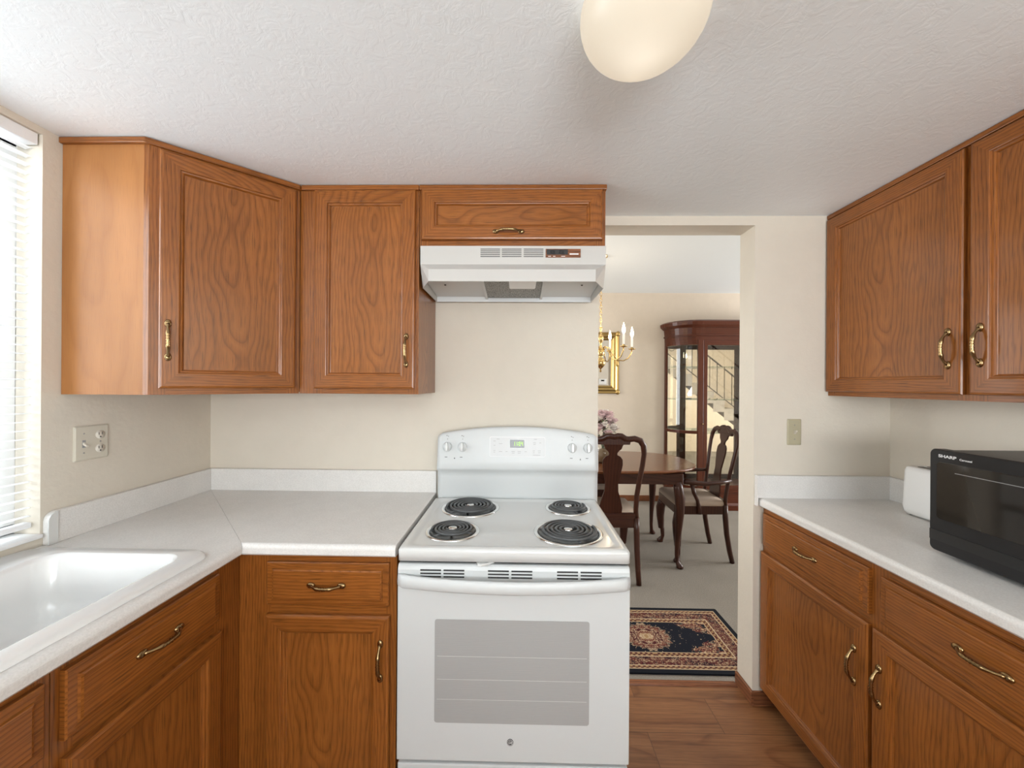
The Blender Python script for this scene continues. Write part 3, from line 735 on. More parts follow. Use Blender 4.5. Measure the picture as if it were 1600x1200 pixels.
# cooktop: raised rim, slightly sunk top with four holes
BURN = [(-.208, 1.680, .126), (-.240, 1.411, .099), (.219, 1.690, .099), (.185, 1.414, .126)]
ct0, ct1 = 1.248, 1.812
b = MB()
prof = [(0, .957), (0, .990), (.003, .996), (.009, .999), (.022, .999), (.032, .9945), (.040, .993)]
rings = [[(x, y, z) for x, y in rrect(RX0+i, RX1-i, ct0+i, ct1-i, .012+i*.6, 6)] for i, z in prof]
b.loops(rings, True, cap0=True)
bm = bmesh.new(); es = []
def loop_edges(pts):
    vs = [bm.verts.new(p) for p in pts]
    for i in range(len(vs)): es.append(bm.edges.new((vs[i], vs[(i+1) % len(vs)])))
loop_edges(rings[-1])
for x, y, r in BURN: loop_edges([(x+(r-.014)*cos(2*pi*k/40), y+(r-.014)*sin(2*pi*k/40), .993) for k in range(40)])
bmesh.ops.triangle_fill(bm, use_beauty=True, use_dissolve=False, edges=es, normal=(0, 0, 1))
bm.verts.index_update()
b.add([v.co.copy() for v in bm.verts], [[v.index for v in f.verts] for f in bm.faces]); bm.free()
b.build('cooktop', ENAMEL, t)
def burner(x, y, r):
    zt = .9935; nt_ = 5 if r > .11 else 4
    b = MB(); N = nt_*36; pth = []
    r0 = .022; r1 = r-.024; a1 = random.uniform(0, 6.28)
    for k in range(N+1):
        q = k/N; a = a1+q*nt_*2*pi; rr = r0+(r1-r0)*q
        pth.append((x+rr*cos(a), y+rr*sin(a), zt+.012))
    e = Vector(pth[-1]); pth.append((e.x+(x-e.x)*.02, e.y+.004, zt+.006)); 
    w = (r1-r0)/nt_*.31
    b.tube(pth, [w]*len(pth), 8, up=(0, 0, 1), flat=1.0)
    for k in range(3):
        a = a1+k*2*pi/3+.5
        b.box(0, 0, 0, 0, 0, 0) if False else None
        b.tube([(x+.012*cos(a), y+.012*sin(a), zt+.002), (x+(r-.02)*cos(a), y+(r-.02)*sin(a), zt+.002)], .004, 6)
    o = b.build('burner', COILM, t, label='black coil burner')
    b = MB(); b.lathe([(.0165, .004), (.0165, .013), (.014, .0155), (.001, .016)], (x, y, zt), 20); b.build('burner_medallion', CHROME, o)
    b = MB(); b.lathe([(r, 0), (r, .002), (r-.003, .0042), (r-.010, .0042), (r-.013, .0015)], (x, y, zt), 44); b.build('trim_ring', CHROME, o)
    b = MB(); b.lathe([(r-.0135, .0012), (r-.022, -.010), (r*.55, -.026), (.02, -.030), (.001, -.030)], (x, y, zt), 44); b.build('drip_bowl', DRIP, o)
for q in BURN: burner(*q)
# backguard with curved top
bx0, bx1 = -.379, .371; bc = (bx0+bx1)/2; hw = (bx1-bx0)/2
def ztop(x):
    u = (x-bc)/hw
    z = 1.300+.036*(1-u*u)
    q = max(0, abs(u)-.96)/.04
    return z-.012*(1-sqrt(max(0, 1-q*q)))
b = MB(); xs = [bx0+(bx1-bx0)*k/40 for k in range(41)]
def ring(x, ins=0):
    zt = ztop(x)
    pts = [(1.815, .985), (1.815, 1.00), (1.806, 1.03), (1.803, 1.10), (1.800, 1.126), (1.786, 1.134), (1.783, 1.145)]
    for k in range(1, 7): pts.append((1.783+.020*k/6, 1.145+(zt-.012-1.145)*k/6))
    pts += [(1.806, zt-.004), (1.813, zt), (1.860, zt-.003), (1.885, zt-.02), (1.885, .985)]
    return [(x, y, z) for y, z in pts]
b.loops([ring(x) for x in xs], True, True, True)
bgd = b.build('backguard', APPL, t)
cz0, cz1, cy0, cy1 = 1.145, 1.322, 1.783, 1.803
up_c = Vector((0, (cy1-cy0), (cz1-cz0))).normalized(); out_c = Vector((0, -up_c.z, up_c.y))
def cp(x, z, d=0): return Vector((x, cy0+(cy1-cy0)*(z-cz0)/(cz1-cz0), z))+out_c*d
for x in (-.333, -.262, .251, .324):
    M = basis_matrix(cp(x, 1.241, .0), XA, up_c*1.08, out_c)
    b = MB(M); b.lathe([(.0205, 0), (.0205, .006), (.018, .009), (.001, .0095)], (0, 0, 0), 26)
    k = b.build('knob', APPL, t)
    b = MB(M); b.prism([(-.0058, -.0175), (.0058, -.0175), (.0068, 0), (.0045, .019), (-.0045, .019), (-.0068, 0)], 'z', .006, .026); b.build('knob_grip', ENAMEL, k, bevel=.003)
# control plate, display, small legends
def plate(x0, x1, z0, z1, d0, d1, m, name, parent, r=.006):
    b = MB(); pts = rrect(x0, x1, z0, z1, r, 4)
    b.loops([[cp(x, z, d0) for x, z in pts], [cp(x, z, d1) for x, z in pts]], True, False, True, False)
    return b.build(name, m, parent)
pl = plate(-.132, .123, 1.200, 1.287, -.001, .0022, PLATEM, 'control_plate', t, .005)
plate(-.1345, .1255, 1.1975, 1.2895, -.001, .0010, LABELW, 'plate_trim', pl, .006)
ds = plate(-.039, .027, 1.240, 1.276, .0005, .0032, DISPB, 'display', pl, .002)
SEG = {'0': 'abcdef', '1': 'bc', '4': 'fgbc'}
b = MB()
def digit(cx, ch, w=.0075, h=.019):
    z0 = 1.2485; thk = .0019
    S = {'a': (cx-w/2, cx+w/2, z0+h-thk, z0+h), 'd': (cx-w/2, cx+w/2, z0, z0+thk), 'g': (cx-w/2, cx+w/2, z0+h/2-thk/2, z0+h/2+thk/2),
         'f': (cx-w/2, cx-w/2+thk, z0+h/2, z0+h), 'b': (cx+w/2-thk, cx+w/2, z0+h/2, z0+h), 'e': (cx-w/2, cx-w/2+thk, z0, z0+h/2), 'c': (cx+w/2-thk, cx+w/2, z0, z0+h/2)}
    for s_ in SEG[ch]:
        x0, x1, q0, q1 = S[s_]
        b.loops([[cp(x, z, d) for x, z in ((x0, q0), (x1, q0), (x1, q1), (x0, q1))] for d in (.003, .0038)], True, False, True, False)
for cx, ch in ((-.020, '1'), (-.009, '1'), (.0055, '0'), (.017, '4')): digit(cx, ch)
for zz in (1.254, 1.262): b.loops([[cp(x, z, d) for x, z in ((-.0022, zz), (-.0002, zz), (-.0002, zz+.002), (-.0022, zz+.002))] for d in (.003, .0038)], True, False, True, False)
b.build('display_digits', GREEN, ds, label='green digits 11:04')
b = MB()
for x, z, w in ((-.112, 1.270, .010), (-.112, 1.250, .009), (-.083, 1.258, .016), (-.112, 1.226, .010), (-.083, 1.222, .015), (-.055, 1.222, .010), (-.024, 1.222, .016), (.004, 1.222, .016), (.034, 1.222, .010), (.075, 1.263, .014), (.075, 1.256, .010), (.102, 1.263, .009), (.072, 1.226, .010), (.098, 1.226, .014), (.098, 1.218, .012), (.072, 1.218, .008), (-.112, 1.219, .007), (-.024, 1.215, .013), (.004, 1.215, .013), (.085, 1.207, .034), (-.095, 1.279, .014), (.080, 1.279, .014)):
    b.loops([[cp(p, q, d) for p, q in ((x-w/2, z-.0009), (x+w/2, z-.0009), (x+w/2, z+.0009), (x-w/2, z+.0009))] for d in (.0018, .0027)], True, False, True, False)
b.build('control_legend', LABELG, pl)
for x in (-.333, -.262, .251, .324):
    b = MB()
    for dx_, dz_, w in ((-.003, .052, .005), (.004, .049, .004), (0, .036, .003), (-.005, -.047, .012)):
        b.loops([[cp(x+dx_+p, 1.241+dz_+q, d) for p, q in ((-w/2, -.0012), (w/2, -.0012), (w/2, .0012), (-w/2, .0012))] for d in (-.0005, .0005)], True, False, True, False)
    b.build('knob_legend', LABELK, bgd)
for x in (-.298, .288):
    b = MB(); b.loops([[cp(x+p, 1.190+q, d) for p, q in ((-.003, -.004), (.003, -.004), (0, .004))] for d in (-.0005, .0006)], True, False, True, False); b.build('indicator_mark', LABELK, bgd)
# oven door
b = MB(); dz0, dz1 = .305, .9455
pts = [(RYF+.030, dz0), (RYF+.004, dz0), (RYF, dz0+.006), (RYF, dz1-.016), (RYF+.004, dz1-.005), (RYF+.010, dz1), (RYF+.030, dz1)]
b.prism(pts, 'x', RX0+.001, RX1-.002); od = b.build('oven_door', APPL, t, bevel=.0025)
b = MB(); w_ = [(x, z) for x, z in rrect(-.268, .234, .434, .770, .008, 5)]
b.loops([[(x, RYF+.002, z) for x, z in w_], [(x, RYF-.0012, z) for x, z in w_]], True, False, True, False); ow = b.build('oven_window', OVENGL, od, label='grey glass window')
b = MB()
for zz in (.65, .575, .51):
    b = MB(); b.box(-.26, .226, RYF-.0015, RYF-.001, zz, zz+.0009); b.build('rack_line', RACKL, ow)
b = MB()
for gx in (-.317, -.096, .128):
    b = MB()
    for k in range(3):
        zz = .929-.0105*k
        for g2 in (gx, gx+.076): b.box(g2, g2+.068, RYF-.0008, RYF+.004, zz-.0023, zz+.0023)
    b.build('vent_slots', SLOT, od, label='dark slots of the oven vent')
b = MB(); N = 40; rings = []
for k in range(N+1):
    u = k/N*2-1; x = RC+u*(RX1-RX0-.004)/2
    bow = .034*(1-u*u)+.016
    if abs(u) > .97: bow -= .012*(abs(u)-.97)/.03
    y = RYF-bow; hz = .0205
    zc = .897-.002*(1-u*u)
    ring_ = [(y+.012, zc+hz), (y+.004, zc+hz-.001), (y, zc+hz-.006), (y-.002, zc), (y, zc-hz+.006), (y+.004, zc-hz+.001), (y+.012, zc-hz), (y+.016, zc)]
    if abs(u) > .93: ring_ = [(min(p, RYF) if i not in (0, 6, 7) else RYF+.001, q) for i, (p, q) in enumerate(ring_)]
    rings.append([(x, p, q) for p, q in ring_])
b.loops(rings, True, True, True); b.build('door_handle', APPL, od)
# round emblem: dark ring and script letters
M = basis_matrix(Vector((-.020, RYF, .374)), XA, ZA*1.08, -YA)
b = MB(M); b.lathe([(.0105, 0), (.0105, .0012), (.0092, .0016), (.001, .0016)], (0, 0, 0), 28); em = b.build('emblem', LABELK, od, label='small round emblem')
b = MB(M); b.lathe([(.0088, .0016), (.0088, .0021), (.0080, .0021), (.0080, .0016)], (0, 0, 0), 28); b.build('emblem_ring', LABELW, em)
text_mesh('emblem_letters', 'GE', .0105, M @ Matrix.Translation((0, 0, .0019)), LABELW, em, shear=.25)
b = MB(); b.box(RX0+.004, RX1-.004, RYF+.020, RYF+.0335, .940, .9568); b.build('door_gap_shade', SLOT, t)  # dark strip standing in for the shade in the gap above the oven door
# drawer and latch
b = MB(); b.box(RX0+.003, RX1-.004, RYF+.004, RYF+.034, .05, .294); b.build('storage_drawer', APPL, t, bevel=.004)
b = MB(); b.prism([(-.138, RYF+.02), (-.130, RYF-.006), (-.118, RYF-.010), (-.105, RYF-.006), (-.075, RYF+.02)], 'z',   .9465, .9545); b.build('lock_lever', ENAMEL, t, bevel=.002)

# ------------------------------------------------------------------ range hood
t = thing('range_hood', 'white range hood mounted under the short cabinet above the stove', 'range hood', (-.03, 1.7, 1.94))
hx0, hx1, hy, hyb, hz1, hz0 = -.406, .349, 1.562, YD-.003, 2.0995, 1.937
lx0, lx1, ly = -.362, .300, 1.520
b = MB()
V = dict(a=(hx0, hy, hz1), b=(hx1, hy, hz1), c=(hx1, hy, 2.024), d=(hx0, hy, 2.024), e=(lx0, ly, 1.992), f=(lx1, ly, 1.992), g=(lx1, ly, 1.944), h=(lx0, ly, 1.944),
         i=(hx0, 1.604, hz0), j=(hx1, 1.604, hz0), k=(hx0, hyb, hz0), l=(hx1, hyb, hz0), m=(hx0, hyb, hz1), n=(hx1, hyb, hz1))
ks = list(V); ix = {k: i for i, k in enumerate(ks)}
b.add([V[k] for k in ks], [[ix[c] for c in f] for f in ('abcd', 'dcfe', 'efgh', 'dehi', 'cjgf', 'adikm', 'bnljc', 'amnb')])
hd = b.build('hood_shell', HOODW, t, fix=True)
md = hd.modifiers.new('thick', 'SOLIDIFY'); md.thickness = .0025; md.offset = -1
b = MB(); ins = .0035
b.add([(hx0+ins, 1.60, 1.985), (hx1-ins, 1.60, 1.985), (hx1-ins, hyb, 1.962), (hx0+ins, hyb, 1.962), (lx0+.002, ly+.006, 1.985), (lx1-.002, ly+.006, 1.985),
       (hx0+ins, 1.60, 1.99), (hx1-ins, 1.60, 1.99), (hx1-ins, hyb, 1.967), (hx0+ins, hyb, 1.967)], [(0, 1, 2, 3), (4, 5, 1, 0), (6, 9, 8, 7)])
b.add([(hx0+ins, hyb-.003, 1.962), (hx1-ins, hyb-.003, 1.962), (hx1-ins, hyb-.003, hz0), (hx0+ins, hyb-.003, hz0)], [(0, 1, 2, 3)])
b.build('hood_liner', HOODIN, t)
zf = lambda y: 1.985-.023*(y-1.6)/(hyb-1.6)
b = MB(); b.add([(-.153, 1.60, zf(1.6)-.004), (.098, 1.60, zf(1.6)-.004), (.098, 1.862, zf(1.862)-.008), (-.153, 1.862, zf(1.862)-.008),
                 (-.153, 1.60, zf(1.6)), (.098, 1.60, zf(1.6)), (.098, 1.862, zf(1.862)), (-.153, 1.862, zf(1.862))], [(0, 1, 2, 3), (0, 4, 5, 1), (1, 5, 6, 2), (2, 6, 7, 3), (3, 7, 4, 0)])
fl = b.build('grease_filter', FILTERM, t, label='grey metal mesh filter')
b = MB()
for x in (-.163, .099):
    b = MB(); b.prism([(1.56, zf(1.56)-.010), (1.868, zf(1.868)-.014), (1.868, zf(1.868)), (1.56, zf(1.56))], 'x', x, x+.010); b.build('filter_rail', HOODIN, fl)
b = MB(); b.box(-.045, .070, 1.56, 1.70, 1.957, 1.976); b.build('lamp_lens', WHITEP, t, bevel=.006)
b = MB()
for gx in (-.160, -.073, .016):
    b = MB()
    for k in range(5):
        zz = 2.0865-.0076*k
        b.box(gx, gx+.080, hy-.0008, hy+.002, zz-.0013, zz+.0013)
    b.build('vent_slots', SLOT, t)
b = MB(); b.box(.105, .247, hy-.003, hy+.001, 2.052, 2.087, 'x'); cpn = b.build('switch_plate', TRIMW, t, bevel=.001, label='dark brown switch plate')
b = MB(); b.box(.109, .195, hy-.004, hy, 2.063, 2.084)
b.build('switch_bezel', BLACK, cpn)
b = MB()
for x in (.125, .160):
    b = MB(); b.box(x, x+.018, hy-.008, hy-.003, 2.067, 2.080); b.build('rocker_switch', DGREY, cpn, bevel=.002)
b = MB()
for x, w in ((.115, .012), (.135, .010), (.168, .016)): b.box(x, x+w, hy-.0036, hy-.0025, 2.0555, 2.0575)
b.box(.202, .238, hy-.0036, hy-.0025, 2.063, 2.068)
b.build('switch_legend', LABELW, cpn)
b = MB()
for x, y in ((-.33, 1.70), (.275, 1.70)):
    b = MB(); b.lathe([(.0045, 0), (.004, -.003), (.001, -.0035)], (x, y, zf(y)), 10); b.build('screw', SLOT, t)
b = MB(); b.lathe([(.005, 0), (.0045, .004), (.001, .0045)], (hx1, 1.60, 2.045), 10, 'x')
b.build('screw', SLOT, t)

# ------------------------------------------------------------------ microwave and toaster
t = thing('microwave', 'black microwave oven on the counter under the wall cabinets', 'microwave', (1.55, 1.0, ZT))
mx, my0, my1, mz0, mz1 = 1.345, .765, 1.280, 1.012, 1.338
b = MB(); pts = rrect(my0+.012, my1-.010, mz0+.004, mz1-.003, .012, 4)
b.loops([[(mx+.03, y, z) for y, z in pts], [(XR-.045, y, z) for y, z in pts]], True, True, True, False); b.build('housing', DGREY, t)
b = MB(); pts = rrect(my0, my1, mz0, mz1, .016, 6); q = rrect(my0+.003, my1-.003, mz0+.003, mz1-.003, .014, 6)
b.loops([[(mx+.034, y, z) for y, z in pts], [(mx+.004, y, z) for y, z in pts], [(mx, y, z) for y, z in q]], True, True, True, False); fr_ = b.build('front_panel', DGREY, t)
b = MB(); pts = rrect(.900, 1.259, 1.115, 1.300, .012, 6); q = rrect(.903, 1.256, 1.118, 1.297, .010, 6)
b.loops([[(mx+.001, y, z) for y, z in pts], [(mx-.0015, y, z) for y, z in q]], True, False, True, False); wd = b.build('door_window', BLACKGLASS, fr_)
b = MB(); b.box(mx-.0022, mx-.001, .93, 1.205, 1.2705, 1.2722); b.build('window_line', LABELG, wd)
b = MB(); b.box(mx-.0016, mx+.002, my0+.002, my1-.003, 1.046, 1.078); b.build('lower_band', BLACK, fr_)
b = MB(); b.box(mx-.0012, mx+.002, my0+.010, .885, 1.09, 1.32); kp = b.build('control_panel', GLOSSB, fr_)
b = MB(); b.box(mx-.010, mx, .79, .865, 1.10, 1.14); b.build('door_button', BLACK, kp, bevel=.003)
M = basis_matrix(Vector((mx, 1.228, 1.3175)), -YA, ZA, -XA)
text_mesh('brand_lettering', 'SHARP', .0125, M, LABELW, fr_, sx=1.35, bold=.0004, label='pale brand lettering')
M = basis_matrix(Vector((mx, 1.178, 1.3155)), -YA, ZA, -XA)
text_mesh('model_lettering', 'Carousel', .0082, M, LABELW, fr_, sx=1.1, bold=.0002, label='pale script lettering')
for x in (mx+.06, XR-.09):
    for y in (my0+.06, my1-.06):
        b = MB(); b.lathe([(.012, 0), (.013, .017)], (x, y, ZT+.0005), 12, cap0=True, cap1=True); b.build('foot', BLACK, t)
t = thing('toaster', 'white toaster behind the black microwave', 'toaster', (1.69, 1.54, ZT))
b = MB(); tx0, tx1, ty0, ty1 = 1.630, 1.755, 1.40, 1.672
rings = []
for z, e, r in ((1.004, .012, .02), (1.013, .004, .024), (1.034, 0, .026), (1.185, .004, .026), (1.199, .008, .026), (1.204, .016, .022)):
    rings.append([(x, y, z) for x, y in rrect(tx0+e, tx1-e, ty0+e, ty1-e, r, 6)])
b.loops(rings, True, True, True); b.build('toaster_body', TOASTW, t)
b = MB()
for x in (1.662, 1.700): b.box(x, x+.022, ty0+.045, ty1-.045, 1.2035, 1.2055)
b.build('bread_slot', BLACK, t)
b = MB(); b.box(1.68, 1.705, ty0-.014, ty0+.004, 1.12, 1.135); b.build('lever', BLACK, t, bevel=.003)
for x in (tx0+.025, tx1-.025):
    for y in (ty0+.03, ty1-.03):
        b = MB(); b.lathe([(.008, 0), (.009, .004)], (x, y, ZT+.0005), 10, cap0=True, cap1=True); b.build('foot', BLACK, t)

# ------------------------------------------------------------------ wall plates
t = thing('outlet_plate', 'ivory double wall plate with a toggle switch and a duplex outlet, beside the window', 'outlet', (XL, 1.364, 1.315))
b = MB(); py0, py1, pz0, pz1 = 1.307, 1.420, 1.253, 1.378
pts = rrect(py0, py1, pz0, pz1, .004, 4); q = rrect(py0+.005, py1-.005, pz0+.005, pz1-.005, .004, 4)
b.loops([[(XL+.0005, y, z) for y, z in pts], [(XL+.003, y, z) for y, z in pts], [(XL+.0065, y, z) for y, z in q]], True, True, True, False); pp = b.build('cover_plate', IVORY, t)
b = MB(); b.box(XL+.006, XL+.007, 1.331, 1.342, 1.300, 1.327); sl = b.build('switch_slot', LABELG, pp)
b = MB(); b.prism([(XL+.006, 1.310), (XL+.020, 1.303), (XL+.020, 1.309), (XL+.006, 1.320)], 'y', 1.3325, 1.3405); b.build('toggle', IVORYL, pp, bevel=.001)
for zc in (1.341, 1.291):
    b = MB(); b.lathe([(.0165, 0), (.0165, .0008), (.001, .0010)], (XL+.0065, 1.390, zc), 22, 'x', sz=.95); oo = b.build('socket', IVORYL, pp)
    b = MB(); b.box(XL+.007, XL+.0082, 1.3835, 1.3855, zc-.001, zc+.008); b.box(XL+.007, XL+.0082, 1.3945, 1.3965, zc-.001, zc+.009)
    b.lathe([(.0026, 0), (.0026, .0008)], (XL+.0073, 1.390, zc-.008), 10, 'x', cap1=True); b.build('socket_slot', LABELK, oo)
b = MB()
for y, z in ((1.3365, 1.350), (1.3365, 1.281), (1.390, 1.316)):
    b = MB(); b.lathe([(.003, 0), (.0025, .0012), (.001, .0014)], (XL+.0063, y, z), 10, 'x'); b.build('screw', LABELG, pp)
t = thing('light_switch', 'almond single toggle light switch on the wall by the doorway', 'light switch', (1.328, YD, 1.315))
pts = rrect(1.295, 1.361, 1.253, 1.378, .004, 4); q = rrect(1.300, 1.356, 1.258, 1.373, .004, 4)
b = MB(); b.loops([[(x, YD-.0005, z) for x, z in pts], [(x, YD-.003, z) for x, z in pts], [(x, YD-.0065, z) for x, z in q]], True, True, True, False); pp = b.build('cover_plate', ALMOND, t)
b = MB(); b.prism([(YD-.006, 1.305), (YD-.020, 1.318), (YD-.020, 1.325), (YD-.006, 1.322)], 'x', 1.323, 1.333); b.build('toggle', IVORY, pp, bevel=.001)
b = MB()
for z in (1.349, 1.281):
    b = MB(); b.lathe([(.003, 0), (.0025, -.0012), (.001, -.0014)], (1.328, YD-.0064, z), 10, 'y'); b.build('screw', LABELG, pp)

# ------------------------------------------------------------------ ceiling light
t = thing('ceiling_light', 'round glowing opal glass ceiling light above the kitchen floor', 'ceiling light', (.258, .815, ZC))
b = MB(); b.lathe([(.075, 0), (.075, -.010), (.06, -.012)], (.258, .815, ZC-.001), 32, cap0=True); b.build('fitter', WHITEP, t)
b = MB(); prof = []
for k in range(0, 15):
    a = radians(-20+k*110/14)
    prof.append((.132*cos(a)+1e-4, -.042-.094*sin(a)))
b.lathe(prof, (.258, .815, ZC), 40); b.build('lamp_shade', SHADE, t)
point('ceiling_bulb', (.258, .815, ZC-.080), .17, (1, .97, .92), .02)

# ------------------------------------------------------------------ dining room: rug
rx0, rx1, ry0, ry1 = .22, 1.352, 2.050, 2.648
b = MB(); pts = rrect(rx0, rx1, ry0, ry1, .01, 3)
b.loops([[(x, y, z) for x, y in pts] for z in (.001, .010)], True, True, True, False)
b.build('rug', rug_mat(0, 0, (rx1-rx0)/2, (ry1-ry0)/2), None, loc=((rx0+rx1)/2, (ry0+ry1)/2, 0), label='black and red floral rug lying on the carpet in the doorway', cat='rug')

# ------------------------------------------------------------------ dining table and chairs
def cabriole(b, x, y, z1, ox, oy, k=1.0):
    """bent leg from z1 to the floor; (ox, oy) points outwards"""
    P = [(0, z1, .034), (.006, z1-.05, .040), (.020, z1-.10*k, .042), (.022, z1-.18*k, .036), (.012, z1-.30*k, .027), (0, z1*.30, .020), (-.004, z1*.15, .0165), (.002, .05, .017), (.016, .026, .024), (.024, .012, .030), (.024, .0015, .026)]
    b.tube([(x+ox*d, y+oy*d, z) for d, z, r in P], [r for d, z, r in P], 10)
t = thing('dining_table', 'oval dark wood dining table with bent legs in the room beyond the doorway', 'table', (.76, 3.66, 0))
TX0, TX1, TY0, TY1, TZ = -.13, 1.62, 3.185, 4.185, .822
tc = ((TX0+TX1)/2, (TY0+TY1)/2)
def oval(e, z, n=64):
    hx, hy_ = (TX1-TX0)/2-e, (TY1-TY0)/2-e; out = []
    for k in range(n):
        a = 2*pi*k/n; c, s_ = cos(a), sin(a); p = 2/2.9
        out.append((tc[0]+hx*abs(c)**p*(1 if c >= 0 else -1), tc[1]+hy_*abs(s_)**p*(1 if s_ >= 0 else -1), z))
    return out
b = MB(); b.loops([oval(.02, TZ-.030), oval(.008, TZ-.022), oval(0, TZ-.012), oval(.003, TZ-.004), oval(.012, TZ)], True, True, True, True, 'x'); b.build('tabletop', TABLEW, t)
b = MB(); r_ = rrect(TX0+.22, TX1-.23, TY0+.05, TY1-.10, .02, 3)
b.loops([[(x, y, z) for x, y in r_] for z in (TZ-.031, .705)], True, True, True, False, 'x'); b.build('apron', WALNUT, t)
for x, y, ox, oy in ((1.345, 3.262, .7, -.7), (1.375, 3.98, .7, .7), (.115, 3.262, -.7, -.7), (.115, 4.06, -.7, .7)):
    b = MB(); cabriole(b, x, y, .72, ox, oy, 1.3); b.build('leg', WALNUT, t)

HOOP = [(.205, .47), (.198, .56), (.200, .68), (.213, .80), (.229, .92), (.236, 1.01), (.228, 1.075), (.200, 1.115), (.155, 1.130), (.112, 1.124), (.085, 1.128), (.055, 1.148), (.028, 1.150), (0, 1.142)]
SPL = [(.520, .088), (.58, .090), (.64, .076), (.71, .054), (.78, .050), (.86, .066), (.92, .077), (.965, .074), (.99, .056), (1.0, .033), (1.015, .031), (1.03, .040), (1.05, .062), (1.075, .070), (1.10, .086), (1.125, .105)]
def lean(z): return -.205-.105*max(0, (z-.50)/.65)**1.15
def chair(label, loc, rz, wood_m, fab, arms=False, group='chairs around the dining table'):
    t = thing('dining_armchair' if arms else 'dining_chair', label, 'chair', loc, group, rz)
    k = 1.0
    pts = [(-.245, .225), (.245, .225), (.215, -.215), (-.215, -.215)]
    b = MB(); b.loops([[(x*s_, y*s_, z) for x, y in rrect2(pts)] for s_, z in ((.97, .485), (1.0, .497), (.99, .520), (.93, .534), (.6, .541))], True, True, True, True); b.build('seat', fab, t)
    b = MB(); q = rrect2(pts); q2 = [(x*1.0, y*1.0) for x, y in q]
    b.loops([[(x, y, z) for x, y in q2] for z in (.420, .492)], True, True, True, False, 'x'); b.build('seat_frame', wood_m, t, bevel=.003)
    for sx in (-1, 1):
        b = MB(); cabriole(b, sx*.205, .190, .44, sx*.7, .7); b.build('leg', wood_m, t)
        b = MB(); b.tube([(sx*.205, -.205, .50), (sx*.206, -.208, .40), (sx*.207, -.220, .25), (sx*.208, -.245, .10), (sx*.209, -.268, .001)], [.021, .021, .020, .019, .018], 8, 'z', True); b.build('leg', wood_m, t)
    b = MB()
    hoop = [(x, z) for x, z in HOOP]+[(-x, z) for x, z in HOOP[-2::-1]]
    n = len(hoop); rad = []
    for x, z in hoop: rad.append(.020 if z < 1.06 else .024)
    fine = []
    b.tube([(x, lean(z), z) for x, z in hoop], rad, 10, 'z', flat=.75)
    b.prism([(-.12, 1.085), (.12, 1.085), (.13, 1.13), (.06, 1.163), (.03, 1.158), (0, 1.150), (-.03, 1.158), (-.06, 1.163), (-.13, 1.13)], 'y', lean(1.12)-.010, lean(1.12)+.012)
    b.build('back_frame', wood_m, t)
    b = MB(); rings = []
    for z, w in SPL: rings.append([(-w, lean(z)-.007, z), (w, lean(z)-.007, z), (w, lean(z)+.007, z), (-w, lean(z)+.007, z)])
    b.loops(rings, True, True, True, False); b.build('splat', wood_m, t)
    b = MB(); b.box(-.19, .19, -.222, -.196, .495, .535, 'x'); b.build('back_rail', wood_m, t)
    if arms:
        for sx in (-1, 1):
            b = MB()
            b.tube([(sx*.218, -.245, .715), (sx*.245, -.15, .705), (sx*.262, -.03, .695), (sx*.265, .08, .700), (sx*.262, .155, .712), (sx*.262, .175, .700)], [.014, .017, .019, .021, .024, .015], 10, 'y', flat=1.1)
            b.tube([(sx*.262, .10, .69), (sx*.268, .085, .62), (sx*.256, .05, .55), (sx*.242, .03, .48), (sx*.238, .025, .43)], [.018, .017, .016, .018, .020], 8)
            b.build('armrest', wood_m, t)
    return t
def rrect2(pts, r=.05, n=5):
    out = []; m = len(pts)
    for i in range(m):
        p = Vector(pts[i]+(0,)); a = (Vector(pts[i-1]+(0,))-p).normalized(); c = (Vector(pts[(i+1) % m]+(0,))-p).normalized()
        for k in range(n+1):
            s_ = k/n; q = p+a*r*(1-s_)**2+c*r*s_**2
            out.append((q.x, q.y))
    return out
chair('dark wood dining chair turned with its back to the kitchen, in front of the table', (.722, 3.225, 0), 0, WALNUT, FABRIC)
chair('dark wood dining chair tucked under the far side of the table, mostly hidden', (.735, 4.06, 0), pi, WALNUT, FABRIC)
chair('dark wood armchair with open arms at the rounded end of the table', (1.598, 3.575, 0), pi/2-radians(2), WALNUT, FABRIC, True)

# flowers in a glass bowl
t = thing('flower_arrangement', 'pink and white flower arrangement in a glass bowl on the dining table', 'flowers', (.775, 3.55, TZ))
fx, fy = .785, 3.55
b = MB(); b.lathe([(.05, .001), (.075, .012), (.088, .06), (.080, .12), (.068, .15)], (fx, fy, TZ), 24, cap0=True); b.build('vase', GLASS, t)
b = MB(); b.lathe([(.045, .004), (.068, .014), (.080, .06), (.07, .11), (.001, .13)], (fx, fy, TZ), 20, cap0=True); b.build('vase_filler', DIRT, t)
b = MB(); random.seed(11)
for k in range(150):
    a = random.uniform(0, 2*pi); el = random.uniform(-.9, 1.3); r = random.uniform(.06, .125)
    c = Vector((fx+r*cos(a)*cos(el), fy+r*sin(a)*cos(el), TZ+.30+r*sin(el)*1.1)); d = Vector((cos(a), sin(a), random.uniform(-.4, .6))).normalized(); sd = d.cross(ZA).normalized(); ln = random.uniform(.03, .05)
    b.add([c, c+d*ln*.5+sd*ln*.25, c+d*ln, c+d*ln*.5-sd*ln*.25], [(0, 1, 2, 3)])
for k in range(14):
    a = random.uniform(0, 2*pi); b.tube([(fx, fy, TZ+.1), (fx+.05*cos(a), fy+.05*sin(a), TZ+.24)], .002, 5)
b.build('foliage', LEAF, t, fix=False)
